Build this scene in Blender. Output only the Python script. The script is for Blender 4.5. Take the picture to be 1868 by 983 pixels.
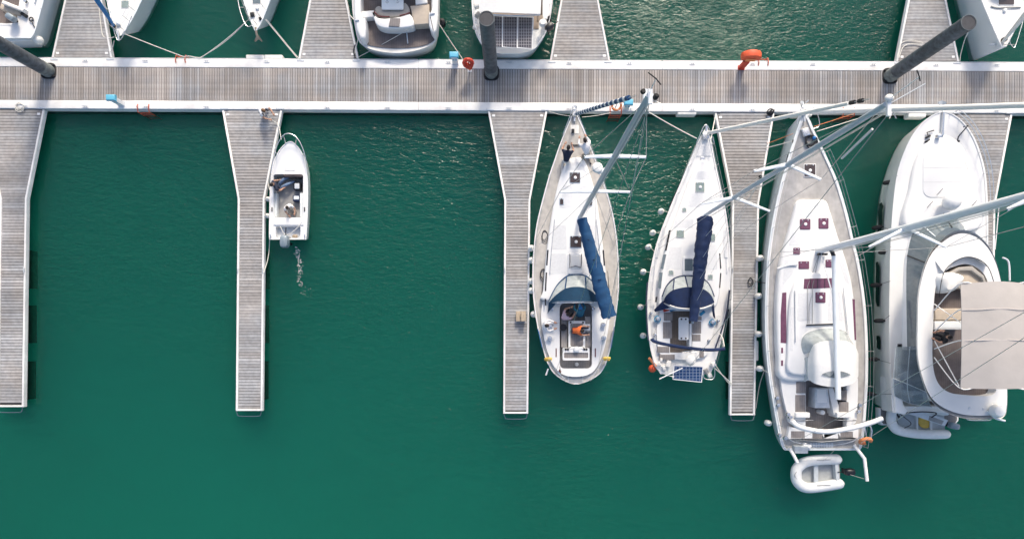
import bpy, bmesh, math, random
from mathutils import Vector, Matrix
from mathutils.geometry import tessellate_polygon
random.seed(7)
for o in list(bpy.data.objects): bpy.data.objects.remove(o)
scene = bpy.context.scene
COL = scene.collection

# ------------------------------------------------------------------ camera, sky, sun, exposure
H = 36.0            # camera height above the water (m)
F = 1245.0          # focal length, in photograph pixels (24 mm equivalent)
CX, CY = 938.0, 605.0   # point straight below the camera, in photograph pixels
cam_d = bpy.data.cameras.new('camera'); cam = bpy.data.objects.new('camera', cam_d); COL.objects.link(cam)
cam.location = (0, 0, H); cam.rotation_euler = (0, 0, 0)
cam_d.sensor_width = 36.0; cam_d.lens = 36.0 * F / 1868.0
cam_d.shift_x = (934 - CX) / 1868.0; cam_d.shift_y = (CY - 491.5) / 1868.0
cam_d.clip_end = 2000.0
scene.camera = cam

SUN_EL, SUN_AZ = math.radians(38), math.radians(11)     # azimuth measured from +Y towards +X
w = bpy.data.worlds.new('World'); scene.world = w; w.use_nodes = True
nt = w.node_tree; bg = nt.nodes['Background']
sky = nt.nodes.new('ShaderNodeTexSky'); sky.sky_type = 'NISHITA'; sky.sun_disc = False
sky.sun_elevation = SUN_EL; sky.sun_rotation = SUN_AZ; sky.air_density = 1.0; sky.dust_density = 4.0
nt.links.new(sky.outputs[0], bg.inputs[0]); bg.inputs[1].default_value = 0.15
sd = bpy.data.lights.new('sun', 'SUN'); so = bpy.data.objects.new('sun', sd); COL.objects.link(so)
sd.energy = 2.0; sd.angle = math.radians(9.0); sd.color = (1.0, 0.90, 0.76)
sdir = Vector((math.sin(SUN_AZ) * math.cos(SUN_EL), math.cos(SUN_AZ) * math.cos(SUN_EL), math.sin(SUN_EL)))
so.rotation_euler = sdir.to_track_quat('Z', 'Y').to_euler(); so.location = sdir * 60
vs = scene.view_settings; vs.view_transform = 'Standard'; vs.look = 'None'; vs.exposure = 0.55; vs.gamma = 1.0
vs.use_curve_mapping = False
scene.render.resolution_x = 1024; scene.render.resolution_y = 538

# ------------------------------------------------------------------ materials
MAT = {}
def mat(name, col, rough=0.5, metal=0.0, var=0.08, scale=6.0, bump=0.0, bscale=40.0, rand=0.0, hue=None, alpha=1.0, trans=0.0, stripes=None, spec=0.5, dirt=0.0, coat=0.0):
    """Principled material; var = noise variation of the colour, rand = variation from object to object,
    stripes = (axis, period m, dark factor, width) caulking or seam lines."""
    m = bpy.data.materials.new(name); m.use_nodes = True
    t = m.node_tree; b = t.nodes['Principled BSDF']; N = t.nodes.new; L = t.links.new
    b.inputs['Roughness'].default_value = rough; b.inputs['Metallic'].default_value = metal
    b.inputs['Specular IOR Level'].default_value = spec
    b.inputs['Coat Weight'].default_value = coat
    tc = N('ShaderNodeTexCoord')
    nz = N('ShaderNodeTexNoise'); nz.inputs['Scale'].default_value = scale; nz.inputs['Detail'].default_value = 5
    L(tc.outputs['Object'], nz.inputs['Vector'])
    r = N('ShaderNodeMapRange'); L(nz.outputs['Fac'], r.inputs[0])
    r.inputs[1].default_value = .3; r.inputs[2].default_value = .7
    r.inputs[3].default_value = 1 - var; r.inputs[4].default_value = 1 + var
    fac = r.outputs[0]
    def mul(a, bsock):
        x = N('ShaderNodeMath'); x.operation = 'MULTIPLY'; L(a, x.inputs[0]); L(bsock, x.inputs[1]); return x.outputs[0]
    if rand:
        oi = N('ShaderNodeObjectInfo'); r2 = N('ShaderNodeMapRange'); L(oi.outputs['Random'], r2.inputs[0])
        r2.inputs[3].default_value = 1 - rand; r2.inputs[4].default_value = 1 + rand
        fac = mul(fac, r2.outputs[0])
        gt = N('ShaderNodeMath'); gt.operation = 'GREATER_THAN'; L(oi.outputs['Random'], gt.inputs[0]); gt.inputs[1].default_value = .965; ga = N('ShaderNodeMath'); ga.operation = 'MULTIPLY_ADD'; L(gt.outputs[0], ga.inputs[0]); ga.inputs[1].default_value = .14; ga.inputs[2].default_value = 1; fac = mul(fac, ga.outputs[0])
    if dirt:
        n2 = N('ShaderNodeTexNoise'); n2.inputs['Scale'].default_value = .45; n2.inputs['Detail'].default_value = 4
        geo = N('ShaderNodeNewGeometry'); L(geo.outputs['Position'], n2.inputs['Vector'])
        r3 = N('ShaderNodeMapRange'); L(n2.outputs['Fac'], r3.inputs[0]); r3.inputs[1].default_value = .35; r3.inputs[2].default_value = .65
        r3.inputs[3].default_value = 1 - dirt; r3.inputs[4].default_value = 1 + dirt * .6
        fac = mul(fac, r3.outputs[0])
    if stripes:
        ax, per, dark, wd = stripes
        geo = N('ShaderNodeNewGeometry'); sp = N('ShaderNodeSeparateXYZ'); L(geo.outputs['Position'], sp.inputs[0])
        a = N('ShaderNodeMath'); a.operation = 'MULTIPLY'; L(sp.outputs[ax], a.inputs[0]); a.inputs[1].default_value = 1 / per
        f = N('ShaderNodeMath'); f.operation = 'FRACT'; L(a.outputs[0], f.inputs[0])
        g = N('ShaderNodeMath'); g.operation = 'LESS_THAN'; L(f.outputs[0], g.inputs[0]); g.inputs[1].default_value = wd
        r4 = N('ShaderNodeMapRange'); L(g.outputs[0], r4.inputs[0]); r4.inputs[3].default_value = 1; r4.inputs[4].default_value = dark
        fac = mul(fac, r4.outputs[0])
    mx = N('ShaderNodeVectorMath'); mx.operation = 'SCALE'; mx.inputs[0].default_value = col[:3]; L(fac, mx.inputs['Scale'])
    if hue:     # weathering: patches and single boards that have gone from brown to blue grey
        geo = N('ShaderNodeNewGeometry'); n4 = N('ShaderNodeTexNoise'); n4.inputs['Scale'].default_value = .7; n4.inputs['Detail'].default_value = 3; L(geo.outputs['Position'], n4.inputs['Vector'])
        oi = N('ShaderNodeObjectInfo'); ad = N('ShaderNodeMath'); ad.operation = 'MULTIPLY_ADD'; L(oi.outputs['Random'], ad.inputs[0]); ad.inputs[1].default_value = .12; L(n4.outputs['Fac'], ad.inputs[2])
        r5 = N('ShaderNodeMapRange'); L(ad.outputs[0], r5.inputs[0]); r5.inputs[1].default_value = .44; r5.inputs[2].default_value = .72
        hm_ = N('ShaderNodeMix'); hm_.data_type = 'RGBA'; L(r5.outputs[0], hm_.inputs['Factor']); hm_.inputs['A'].default_value = (*col[:3], 1); hm_.inputs['B'].default_value = (*hue, 1); L(hm_.outputs['Result'], mx.inputs[0])
    L(mx.outputs[0], b.inputs['Base Color'])
    if bump:
        n3 = N('ShaderNodeTexNoise'); n3.inputs['Scale'].default_value = bscale; n3.inputs['Detail'].default_value = 3
        L(tc.outputs['Object'], n3.inputs['Vector'])
        bp = N('ShaderNodeBump'); bp.inputs['Strength'].default_value = bump; bp.inputs['Distance'].default_value = .02
        L(n3.outputs['Fac'], bp.inputs['Height']); L(bp.outputs[0], b.inputs['Normal'])
    b.inputs['Alpha'].default_value = alpha; b.inputs['Transmission Weight'].default_value = trans
    MAT[name] = m; return m

mat('plank', (.35, .318, .295), .8, var=.16, scale=5, rand=.18, dirt=.22, bump=.3, hue=(.285, .29, .302))
mat('finger_plank', (.36, .34, .325), .8, var=.14, scale=5, rand=.15, dirt=.17, bump=.3, hue=(.32, .325, .335))
mat('kerb', (.79, .78, .76), .6, var=.08, scale=2.5, dirt=.13, bump=.15)
mat('galvanised', (.60, .63, .66), .5, .1, var=.1, scale=4)
mat('frame_dark', (.05, .05, .05), .8)
mat('float_dark', (.012, .018, .016), .7, var=.3)
mat('gelcoat', (.78, .78, .77), .3, var=.03, scale=1.5, dirt=.04, coat=.2)
mat('gelcoat_cool', (.70, .745, .76), .3, var=.04, scale=1.2, dirt=.05)
mat('gelcoat_warm', (.76, .74, .70), .4, var=.05, scale=2)
mat('nonslip', (.70, .70, .69), .75, var=.06, scale=8)
mat('teak_silver', (.43, .415, .40), .8, var=.14, scale=3, stripes=(0, .07, .82, .18), dirt=.14)
mat('teak_pale', (.49, .465, .43), .8, var=.14, scale=3, stripes=(0, .07, .8, .18), dirt=.12)
mat('teak_grey', (.235, .215, .21), .75, var=.16, scale=3, stripes=(0, .09, .66, .16), dirt=.12)
mat('teak_sole', (.34, .32, .31), .75, var=.14, scale=3, stripes=(0, .09, .72, .16), dirt=.1)
mat('teak_dark', (.15, .125, .12), .7, var=.18, scale=3, stripes=(0, .09, .62, .16), dirt=.12)
mat('teak_brown', (.26, .21, .17), .7, var=.15, scale=3, stripes=(0, .09, .66, .16))
mat('steel', (.72, .73, .74), .25, .85, var=.05)
mat('alu', (.47, .53, .59), .4, .08, var=.06, scale=2)
mat('alu_white', (.74, .78, .81), .35, .0, var=.05, scale=2)
mat('white_paint', (.80, .80, .79), .4, var=.04)
mat('wire', (.55, .56, .57), .35, .7)
mat('rope_white', (.68, .66, .60), .9, var=.12, scale=30)
mat('rope_grey', (.32, .32, .31), .9, var=.15, scale=30)
mat('rope_dark', (.02, .022, .028), .9, var=.2, scale=30)
mat('rope_blue', (.03, .22, .40), .9, var=.15, scale=30)
mat('fender_white', (.76, .76, .72), .45, var=.08, scale=5)
mat('fender_black', (.014, .014, .016), .6, var=.2)
mat('rubber', (.016, .016, .018), .7, var=.2)
mat('pile', (.085, .10, .118), .55, .2, var=.42, dirt=.25, scale=5, bump=.4, bscale=14)
mat('pile_band', (.17, .19, .185), .7, var=.3, scale=6)
mat('pile_cap', (.045, .047, .055), .7, var=.2)
mat('orange', (.72, .105, .035), .55, var=.1)
mat('orange_red', (.58, .055, .025), .6, var=.12)
mat('orange_pale', (.75, .26, .10), .6, var=.1)
mat('ladder_orange', (.48, .10, .05), .6, var=.15)
mat('sky_blue', (.12, .45, .62), .45, var=.06)
mat('blue_canvas', (.006, .055, .145), .85, var=.16, scale=3, bump=.5, bscale=9)
mat('teal_canvas', (.005, .045, .095), .85, var=.12, scale=3, bump=.4, bscale=9)
mat('navy_canvas', (.007, .021, .072), .85, var=.2, scale=4, bump=.5, bscale=9)
mat('bright_blue', (.03, .19, .48), .8, var=.1)
mat('taupe_canvas', (.445, .415, .39), .9, var=.04, scale=1.5, bump=.7, bscale=2.2)
mat('white_canvas', (.80, .795, .77), .9, var=.04, scale=3, bump=.5, bscale=8)
mat('beige', (.50, .43, .35), .85, var=.06)
mat('cushion_pale', (.58, .54, .51), .9, var=.04)
mat('cushion', (.40, .375, .34), .9, var=.06)
mat('grey_cushion', (.30, .30, .30), .9, var=.06)
mat('dark_glass', (.012, .012, .015), .06, var=.0, spec=.8)
mat('brown_glass', (.06, .042, .040), .12, var=.1, spec=.8)
mat('purple_glass', (.15, .055, .095), .1, var=.15, spec=.8)
mat('green_glass', (.25, .31, .29), .12, var=.1, spec=.8)
mat('grey_glass', (.13, .165, .185), .07, var=.1, spec=.9)
mat('panel_grey', (.66, .67, .68), .8, var=.05, scale=10)
mat('clear_vinyl', (.55, .60, .60), .12, var=.15, scale=5, alpha=.55)
mat('smoked_vinyl', (.22, .27, .30), .1, var=.25, scale=3, alpha=.5)
mat('black', (.01, .01, .011), .6)
mat('dark_red', (.10, .012, .015), .6)
mat('yellow', (.75, .50, .10), .7, var=.1)
mat('hypalon_white', (.72, .73, .72), .6, var=.05)
mat('hypalon_grey', (.50, .54, .56), .65, var=.07)
mat('dinghy_floor', (.40, .42, .42), .7, var=.1)
mat('motor_grey', (.20, .25, .29), .35, var=.08, coat=.4)
mat('motor_black', (.012, .014, .018), .4, var=.1)
mat('pale_wood', (.42, .34, .25), .8, var=.15, stripes=(0, .12, .7, .1))
mat('skin', (.45, .26, .18), .6, var=.06)
mat('hair_dark', (.018, .013, .011), .75, var=.3, scale=40)
mat('hair_brown', (.17, .09, .045), .75, var=.3, scale=40)
for nm, c in dict(white=(.78, .77, .77), navy=(.018, .025, .05), jeans=(.15, .22, .34), pink=(.62, .44, .50), orange=(.75, .16, .04),
                  teal=(.03, .16, .24), blue=(.02, .09, .22), khaki=(.33, .30, .26), black=(.02, .02, .024), pale=(.60, .58, .55)).items():
    mat('cloth_' + nm, c, .9, var=.12, scale=14, bump=.5, bscale=25)

def custom(name):
    m = bpy.data.materials.new(name); m.use_nodes = True; MAT[name] = m
    t = m.node_tree
    return t, t.nodes['Principled BSDF'], t.nodes.new, t.links.new

# solar cells: dark blue cells with pale grid lines
def solar(name, cell, line, cx, cy, rot=0):
    t, b, N, L = custom(name)
    tc = N('ShaderNodeTexCoord'); mp = N('ShaderNodeMapping'); L(tc.outputs['Object'], mp.inputs[0]); mp.inputs['Rotation'].default_value = (0, 0, rot)
    br = N('ShaderNodeTexBrick'); L(mp.outputs[0], br.inputs[0]); br.offset = 0
    br.inputs['Color1'].default_value = (*cell, 1); br.inputs['Color2'].default_value = (*[c * 1.25 for c in cell], 1); br.inputs['Mortar'].default_value = (*line, 1)
    br.inputs['Scale'].default_value = 1; br.inputs['Brick Width'].default_value = cx; br.inputs['Row Height'].default_value = cy; br.inputs['Mortar Size'].default_value = .012
    L(br.outputs[0], b.inputs['Base Color']); b.inputs['Roughness'].default_value = .15
solar('solar_blue', (.01, .035, .11), (.22, .27, .36), .17, .15)
solar('solar_grey', (.045, .045, .055), (.32, .31, .33), .12, .15)

# striped furled sail: helical blue and white bands along its length
t, b, N, L = custom('striped_sail')
tc = N('ShaderNodeTexCoord'); sp = N('ShaderNodeSeparateXYZ'); L(tc.outputs['Object'], sp.inputs[0])
a = N('ShaderNodeMath'); a.operation = 'MULTIPLY_ADD'; L(sp.outputs[0], a.inputs[0]); a.inputs[1].default_value = 1.6; L(sp.outputs[2], a.inputs[2])
f = N('ShaderNodeMath'); f.operation = 'MULTIPLY'; L(a.outputs[0], f.inputs[0]); f.inputs[1].default_value = 1.05
g = N('ShaderNodeMath'); g.operation = 'FRACT'; L(f.outputs[0], g.inputs[0])
c = N('ShaderNodeMath'); c.operation = 'LESS_THAN'; L(g.outputs[0], c.inputs[0]); c.inputs[1].default_value = .62
mx = N('ShaderNodeMix'); mx.data_type = 'RGBA'; L(c.outputs[0], mx.inputs['Factor'])
mx.inputs['A'].default_value = (.70, .72, .74, 1); mx.inputs['B'].default_value = (.012, .06, .16, 1)
L(mx.outputs['Result'], b.inputs['Base Color']); b.inputs['Roughness'].default_value = .8

# water: deep green body colour, thin surface gloss, ripples whose height varies with the wind
t, b, N, L = custom('water')
geo = N('ShaderNodeNewGeometry'); pos = geo.outputs['Position']
def noise(scale, det=3, stretch=None, rough=.5, dist=0.0):
    mp = N('ShaderNodeMapping'); L(pos, mp.inputs[0])
    if stretch: mp.inputs['Scale'].default_value = stretch[:3]; mp.inputs['Rotation'].default_value = (0, 0, stretch[3])
    n = N('ShaderNodeTexNoise'); n.inputs['Scale'].default_value = scale; n.inputs['Detail'].default_value = det
    n.inputs['Roughness'].default_value = rough; n.inputs['Distortion'].default_value = dist
    L(mp.outputs[0], n.inputs['Vector']); return n.outputs['Fac']
def mr(s, a0, a1, b0, b1, smooth=False):
    r = N('ShaderNodeMapRange'); L(s, r.inputs[0])
    if smooth: r.interpolation_type = 'SMOOTHSTEP'
    for k, v in zip((1, 2, 3, 4), (a0, a1, b0, b1)): r.inputs[k].default_value = v
    return r.outputs[0]
def mth(op, x, y):
    n = N('ShaderNodeMath'); n.operation = op
    for k, v in ((0, x), (1, y)):
        if isinstance(v, (int, float)): n.inputs[k].default_value = v
        else: L(v, n.inputs[k])
    return n.outputs[0]
t.nodes.remove(b)
gl = N('ShaderNodeBsdfGlossy'); gl.inputs['Color'].default_value = (1, 1, 1, 1); tr = N('ShaderNodeBsdfTransparent'); fr = N('ShaderNodeFresnel'); fr.inputs['IOR'].default_value = 1.33
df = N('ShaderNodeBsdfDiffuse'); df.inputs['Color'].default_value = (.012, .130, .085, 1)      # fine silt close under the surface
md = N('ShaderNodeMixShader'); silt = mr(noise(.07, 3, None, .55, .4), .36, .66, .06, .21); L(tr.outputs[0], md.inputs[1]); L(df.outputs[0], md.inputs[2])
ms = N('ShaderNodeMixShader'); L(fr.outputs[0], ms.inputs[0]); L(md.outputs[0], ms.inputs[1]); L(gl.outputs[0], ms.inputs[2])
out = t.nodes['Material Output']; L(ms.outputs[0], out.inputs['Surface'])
# turbid green sea water: light is scattered and absorbed below the surface, so pontoons and hulls shade the water column
WC, WD = (.035, .69, .455), .20
vsct = N('ShaderNodeVolumeScatter'); vsct.inputs['Color'].default_value = (*WC, 1); vsct.inputs['Density'].default_value = WD; vsct.inputs['Anisotropy'].default_value = -.5
vab = N('ShaderNodeVolumeAbsorption'); vab.inputs['Color'].default_value = (*WC, 1); vab.inputs['Density'].default_value = WD
va = N('ShaderNodeAddShader'); L(vsct.outputs[0], va.inputs[0]); L(vab.outputs[0], va.inputs[1]); L(va.outputs[0], out.inputs['Volume'])
scene.cycles.volume_bounces = 2
wind = mr(noise(.10, 2), .35, .68, .8, 1.15)
# a cat's paw of wind and churned water off the upper berths, and the lee of the blue sailboat
def blob(x, y, r0, r1):
    d = N('ShaderNodeVectorMath'); d.operation = 'DISTANCE'; L(pos, d.inputs[0]); d.inputs[1].default_value = (x, y, 0)
    return mr(d.outputs['Value'], r0, r1, 1, 0, True)
gust = mth('MULTIPLY', blob(10.5, 18.0, 1.0, 7.5), mr(noise(.5, 3), .35, .6, .2, 1))
# pale sky sheen painted into the water's diffuse colour, in curls
sheen_curl = mth('MULTIPLY', blob(10.3, 18.6, 2.0, 6.8), mr(noise(.42, 6, (1, .6, 1, .5), .62, 1.6), .40, .66, .12, 1))
L(mth('ADD', silt, mth('MULTIPLY', sheen_curl, .42)), md.inputs[0])
cmx = N('ShaderNodeMix'); cmx.data_type = 'RGBA'; L(sheen_curl, cmx.inputs['Factor']); cmx.inputs['A'].default_value = (.012, .130, .085, 1); cmx.inputs['B'].default_value = (.22, .31, .235, 1); L(cmx.outputs['Result'], df.inputs['Color'])
L(mr(gust, 0, 1, .13, .46), gl.inputs['Roughness'])
amp = mth('ADD', wind, mth('MULTIPLY', gust, .9))
amp = mth('ADD', amp, mth('MULTIPLY', blob(6.0, 6.0, 1.0, 6.0), .35))
rip = mth('ADD', mth('MULTIPLY', noise(2.6, 3, (1, 1.9, 1, .25), .55, .6), .75), mth('MULTIPLY', noise(7.5, 2, (1, 1.5, 1, -.3)), .34))
rip = mth('ADD', rip, mth('MULTIPLY', noise(.55, 2), .9))
train = mth('MULTIPLY', noise(1.7, 2, (1, 2.6, 1, .6), .5, .3), mth('ADD', blob(-4.0, 9.5, .5, 7.5), blob(5.6, 4.0, .5, 5.0)))
rip = mth('ADD', rip, mth('MULTIPLY', train, 1.3))
bp = N('ShaderNodeBump'); bp.inputs['Strength'].default_value = 1.0; bp.inputs['Distance'].default_value = .055
bp2 = N('ShaderNodeBump'); bp2.inputs['Strength'].default_value = 1.0; bp2.inputs['Distance'].default_value = .36; L(mth('MULTIPLY', rip, amp), bp2.inputs['Height']); L(bp2.outputs[0], df.inputs['Normal'])
L(mth('MULTIPLY', rip, amp), bp.inputs['Height']); L(bp.outputs[0], gl.inputs['Normal']); L(bp.outputs[0], fr.inputs['Normal'])

# ------------------------------------------------------------------ geometry helpers
def P(px, py, z): return Vector(((px - CX) * (H - z) / F, (CY - py) * (H - z) / F, z))
def cr(pts, n=6, closed=False):
    """Catmull-Rom through the points, n steps per span."""
    pts = [tuple(p) for p in pts]; k = len(pts); out = []
    g = (lambda i: pts[i % k]) if closed else (lambda i: pts[min(max(i, 0), k - 1)])
    for i in range(k if closed else k - 1):
        a, b_, c_, d = g(i - 1), g(i), g(i + 1), g(i + 2)
        for j in range(n):
            u = j / n
            out.append(tuple(.5 * (2 * q + (r - p) * u + (2 * p - 5 * q + 4 * r - s) * u * u + (3 * q - p - 3 * r + s) * u ** 3) for p, q, r, s in zip(a, b_, c_, d)))
    if not closed: out.append(pts[-1])
    return out
def rrect(x0, y0, x1, y1, r, n=4):
    out = []
    for cx, cy, a0 in ((x1 - r, y0 + r, -90), (x1 - r, y1 - r, 0), (x0 + r, y1 - r, 90), (x0 + r, y0 + r, 180)):
        for j in range(n + 1):
            a = math.radians(a0 + 90 * j / n); out.append((cx + r * math.cos(a), cy + r * math.sin(a)))
    return out
def circ(cx, cy, rx, ry=None, n=20):
    ry = ry or rx
    return [(cx + rx * math.cos(2 * math.pi * i / n), cy + ry * math.sin(2 * math.pi * i / n)) for i in range(n)]
def rect(x0, y0, x1, y1): return [(x0, y0), (x1, y0), (x1, y1), (x0, y1)]
def offs(pts, d):
    """offset a closed 2-D polygon inwards by d."""
    n = len(pts); area = sum(pts[i][0] * pts[(i + 1) % n][1] - pts[(i + 1) % n][0] * pts[i][1] for i in range(n))
    s = 1 if area > 0 else -1; out = []
    for i in range(n):
        p, q, r = Vector(pts[i - 1][:2]), Vector(pts[i][:2]), Vector(pts[(i + 1) % n][:2])
        e1, e2 = (q - p), (r - q)
        if e1.length < 1e-9 or e2.length < 1e-9: out.append(tuple(q)); continue
        e1.normalize(); e2.normalize()
        n1, n2 = Vector((-e1.y, e1.x)), Vector((-e2.y, e2.x)); m = n1 + n2
        if m.length < 1e-6: m = n1
        m.normalize(); k = max(.4, m.dot(n1)); out.append(tuple(q + m * (s * d / k)))
    return out

class M:
    def __init__(s): s.v = []; s.f = []
    def add(s, vs, fs):
        o = len(s.v); s.v += [tuple(v) for v in vs]; s.f += [tuple(i + o for i in f) for f in fs]; return s
    def loft(s, rings, closed=True, caps=(True, True)):
        n = len(rings[0]); vs = [v for r in rings for v in r]; fs = []
        for k in range(len(rings) - 1):
            for i in range(n if closed else n - 1):
                j = (i + 1) % n; fs.append((k * n + i, k * n + j, (k + 1) * n + j, (k + 1) * n + i))
        if caps[0]: fs.append(tuple(range(n))[::-1])
        if caps[1]: fs.append(tuple((len(rings) - 1) * n + i for i in range(n)))
        return s.add(vs, fs)
    def wprism(s, pts, z1, z0, b=0.0):
        """prism from a world-space outline; b = rounding of the upper edge."""
        rings = [[(x, y, z0) for x, y in pts]]
        if b:
            for k in range(4):
                a = math.pi / 2 * k / 3
                o = offs(pts, b * (1 - math.cos(a))) if k else pts
                rings.append([(x, y, z1 - b + b * math.sin(a)) for x, y in o])
        else: rings.append([(x, y, z1) for x, y in pts])
        return s.loft(rings)
    def prism(s, px, z1, z0, b=0.0):
        return s.wprism([tuple(P(x, y, z1)[:2]) for x, y in px], z1, z0, b)
    def ring(s, outer, holes, z1, z0):
        """prism with holes; outlines in photo pixels at height z1."""
        O = [P(x, y, z1) for x, y in outer]; Hs = [[P(x, y, z1) for x, y in h] for h in holes]
        allp = [v for l in [O] + Hs for v in l]; tris = tessellate_polygon([O] + Hs)
        o = len(s.v); s.add([(v.x, v.y, z1) for v in allp], [tuple(t_) for t_ in tris])
        for l in [O] + Hs:
            n = len(l); s.add([(v.x, v.y, z1) for v in l] + [(v.x, v.y, z0) for v in l], [(i, (i + 1) % n, n + (i + 1) % n, n + i) for i in range(n)])
        return s
    def box(s, c, sx, sy, sz, rot=0.0, b=0.0):
        """box standing on c (its base centre), rotated about z."""
        R = Matrix.Rotation(rot, 2); p = [R @ Vector(q) + Vector(c[:2]) for q in ((-sx / 2, -sy / 2), (sx / 2, -sy / 2), (sx / 2, sy / 2), (-sx / 2, sy / 2))]
        return s.wprism([tuple(q) for q in p], c[2] + sz, c[2], b)
    def tube(s, pts, r, n=6, flat=1.0):
        pts = [Vector(p) for p in pts]; k = len(pts); rr = r if isinstance(r, (list, tuple)) else [r] * k
        rings = []; up = None
        for i, p in enumerate(pts):
            d = (pts[min(i + 1, k - 1)] - pts[max(i - 1, 0)]); d = d.normalized() if d.length > 1e-9 else Vector((0, 0, 1))
            if up is None:
                up = Vector((0, 0, 1)) if abs(d.z) < .9 else Vector((0, 1, 0))
            x = d.cross(up);
            if x.length < 1e-6: x = d.orthogonal()
            x.normalize(); y = x.cross(d).normalized(); up = y
            rings.append([p + x * (rr[i] * math.cos(2 * math.pi * j / n)) + y * (rr[i] * flat * math.sin(2 * math.pi * j / n)) for j in range(n)])
        return s.loft(rings)
    def tp(s, pts, r, n=6, flat=1.0): return s.tube([P(*p) for p in pts], r, n, flat)
    def ell(s, c, rx, ry, rz, n=14, m=9, rot=None):
        rings = []
        for k in range(m + 1):
            a = -math.pi / 2 + math.pi * (k + .0) / m; a = max(min(a, math.pi / 2 - .08), -math.pi / 2 + .08)
            ring = [Vector((rx * math.cos(a) * math.cos(2 * math.pi * j / n), ry * math.cos(a) * math.sin(2 * math.pi * j / n), rz * math.sin(a))) for j in range(n)]
            rings.append([(rot @ q if rot else q) + Vector(c) for q in ring])
        return s.loft(rings)
    def lathe(s, c, prof, n=16, rot=None):
        """prof: (radius, height) from bottom to top about c."""
        rings = [[((rot @ Vector((r * math.cos(2 * math.pi * j / n), r * math.sin(2 * math.pi * j / n), h))) if rot else Vector((r * math.cos(2 * math.pi * j / n), r * math.sin(2 * math.pi * j / n), h))) + Vector(c) for j in range(n)] for r, h in prof]
        return s.loft(rings)
    def torus(s, c, R, r, n=20, m=8, rot=None, arc=1.0):
        k = n if arc == 1.0 else n + 1; rings = []
        for i in range(k):
            a = 2 * math.pi * arc * i / n; ring = []
            for j in range(m):
                q = 2 * math.pi * j / m; v = Vector(((R + r * math.cos(q)) * math.cos(a), (R + r * math.cos(q)) * math.sin(a), r * math.sin(q)))
                ring.append((rot @ v if rot else v) + Vector(c))
            rings.append(ring)
        if arc == 1.0: rings.append(rings[0]); return s.loft(rings, caps=(False, False))
        return s.loft(rings)
    def patch(s, rows, th=.02, n=6, m=4):
        """curved sheet through rows of (px,py,z) control points, with thickness."""
        R = [cr(r, n) for r in rows]; k = len(R[0]); cols = [cr([r[i] for r in R], m) for i in range(k)]; q = len(cols[0])
        top = [P(*cols[i][j]) for i in range(k) for j in range(q)]; bot = [v - Vector((0, 0, th)) for v in top]; o = k * q; fs = []
        for i in range(k - 1):
            for j in range(q - 1):
                a, b_, c_, d = i * q + j, i * q + j + 1, (i + 1) * q + j + 1, (i + 1) * q + j
                fs += [(a, b_, c_, d), (o + a, o + d, o + c_, o + b_)]
        bd = [i * q for i in range(k)] + [(k - 1) * q + j for j in range(1, q)] + [i * q + q - 1 for i in range(k - 2, -1, -1)] + [j for j in range(q - 2, 0, -1)]
        for i in range(len(bd)):
            a, b_ = bd[i], bd[(i + 1) % len(bd)]; fs.append((a, b_, o + b_, o + a))
        return s.add(top + bot, fs)
    def mesh(s, name, material, org=Vector((0, 0, 0)), smooth=38):
        me = bpy.data.meshes.new(name); me.from_pydata([(x - org[0], y - org[1], z - org[2]) for x, y, z in s.v], [], s.f)
        bm = bmesh.new(); bm.from_mesh(me); bmesh.ops.recalc_face_normals(bm, faces=bm.faces[:]); bm.to_mesh(me); bm.free()
        me.materials.append(MAT[material])
        if smooth:
            me.polygons.foreach_set('use_smooth', [True] * len(me.polygons)); me.set_sharp_from_angle(angle=math.radians(smooth))
        return me
    def build(s, name, material, parent=None, smooth=38, label=None, org=None):
        org = ORG[parent.name] if parent else (org or Vector((0, 0, 0)))
        o = bpy.data.objects.new(name, s.mesh(name, material, org, smooth)); COL.objects.link(o)
        if parent: o.parent = parent; ORG[o.name] = org
        else: o.location = org; ORG[o.name] = Vector(org)
        if label: o['label'] = label
        return o
ORG = {}
def thing(name, label, cat, base, group=None):
    o = bpy.data.objects.new(name, None); COL.objects.link(o); o.location = base; ORG[o.name] = Vector(base)
    o.empty_display_size = .3; tag(o, label, cat, group); return o
def tag(o, label, cat, group=None):
    o['label'] = label; o['category'] = cat
    if group: o['group'] = group
    return o
def dup(root, loc, label, rotz=None):
    r = root.copy(); COL.objects.link(r); r.location = loc; r['label'] = label; ORG[r.name] = Vector(loc)
    if rotz is not None: r.rotation_euler.z = rotz
    for ch in root.children:
        c_ = ch.copy(); COL.objects.link(c_); c_.parent = r
        for g_ in ch.children:
            d = g_.copy(); COL.objects.link(d); d.parent = c_
    return r
ORD = ['first', 'second', 'third', 'fourth', 'fifth', 'sixth', 'seventh', 'eighth', 'ninth']

# ------------------------------------------------------------------ water
wm = M(); wm.wprism(rect(-300, -300, 300, 300), 0, -9)
wo = wm.build('water', 'water', smooth=0); wo['kind'] = 'structure'
mat('mud', (.03, .035, .03), .9)
sb = M(); sb.add([(-310, -310, -8.5), (310, -310, -8.5), (310, 310, -8.5), (-310, 310, -8.5)], [(0, 1, 2, 3)]); sb = sb.build('seabed', 'mud', smooth=0); sb['kind'] = 'structure'

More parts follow.
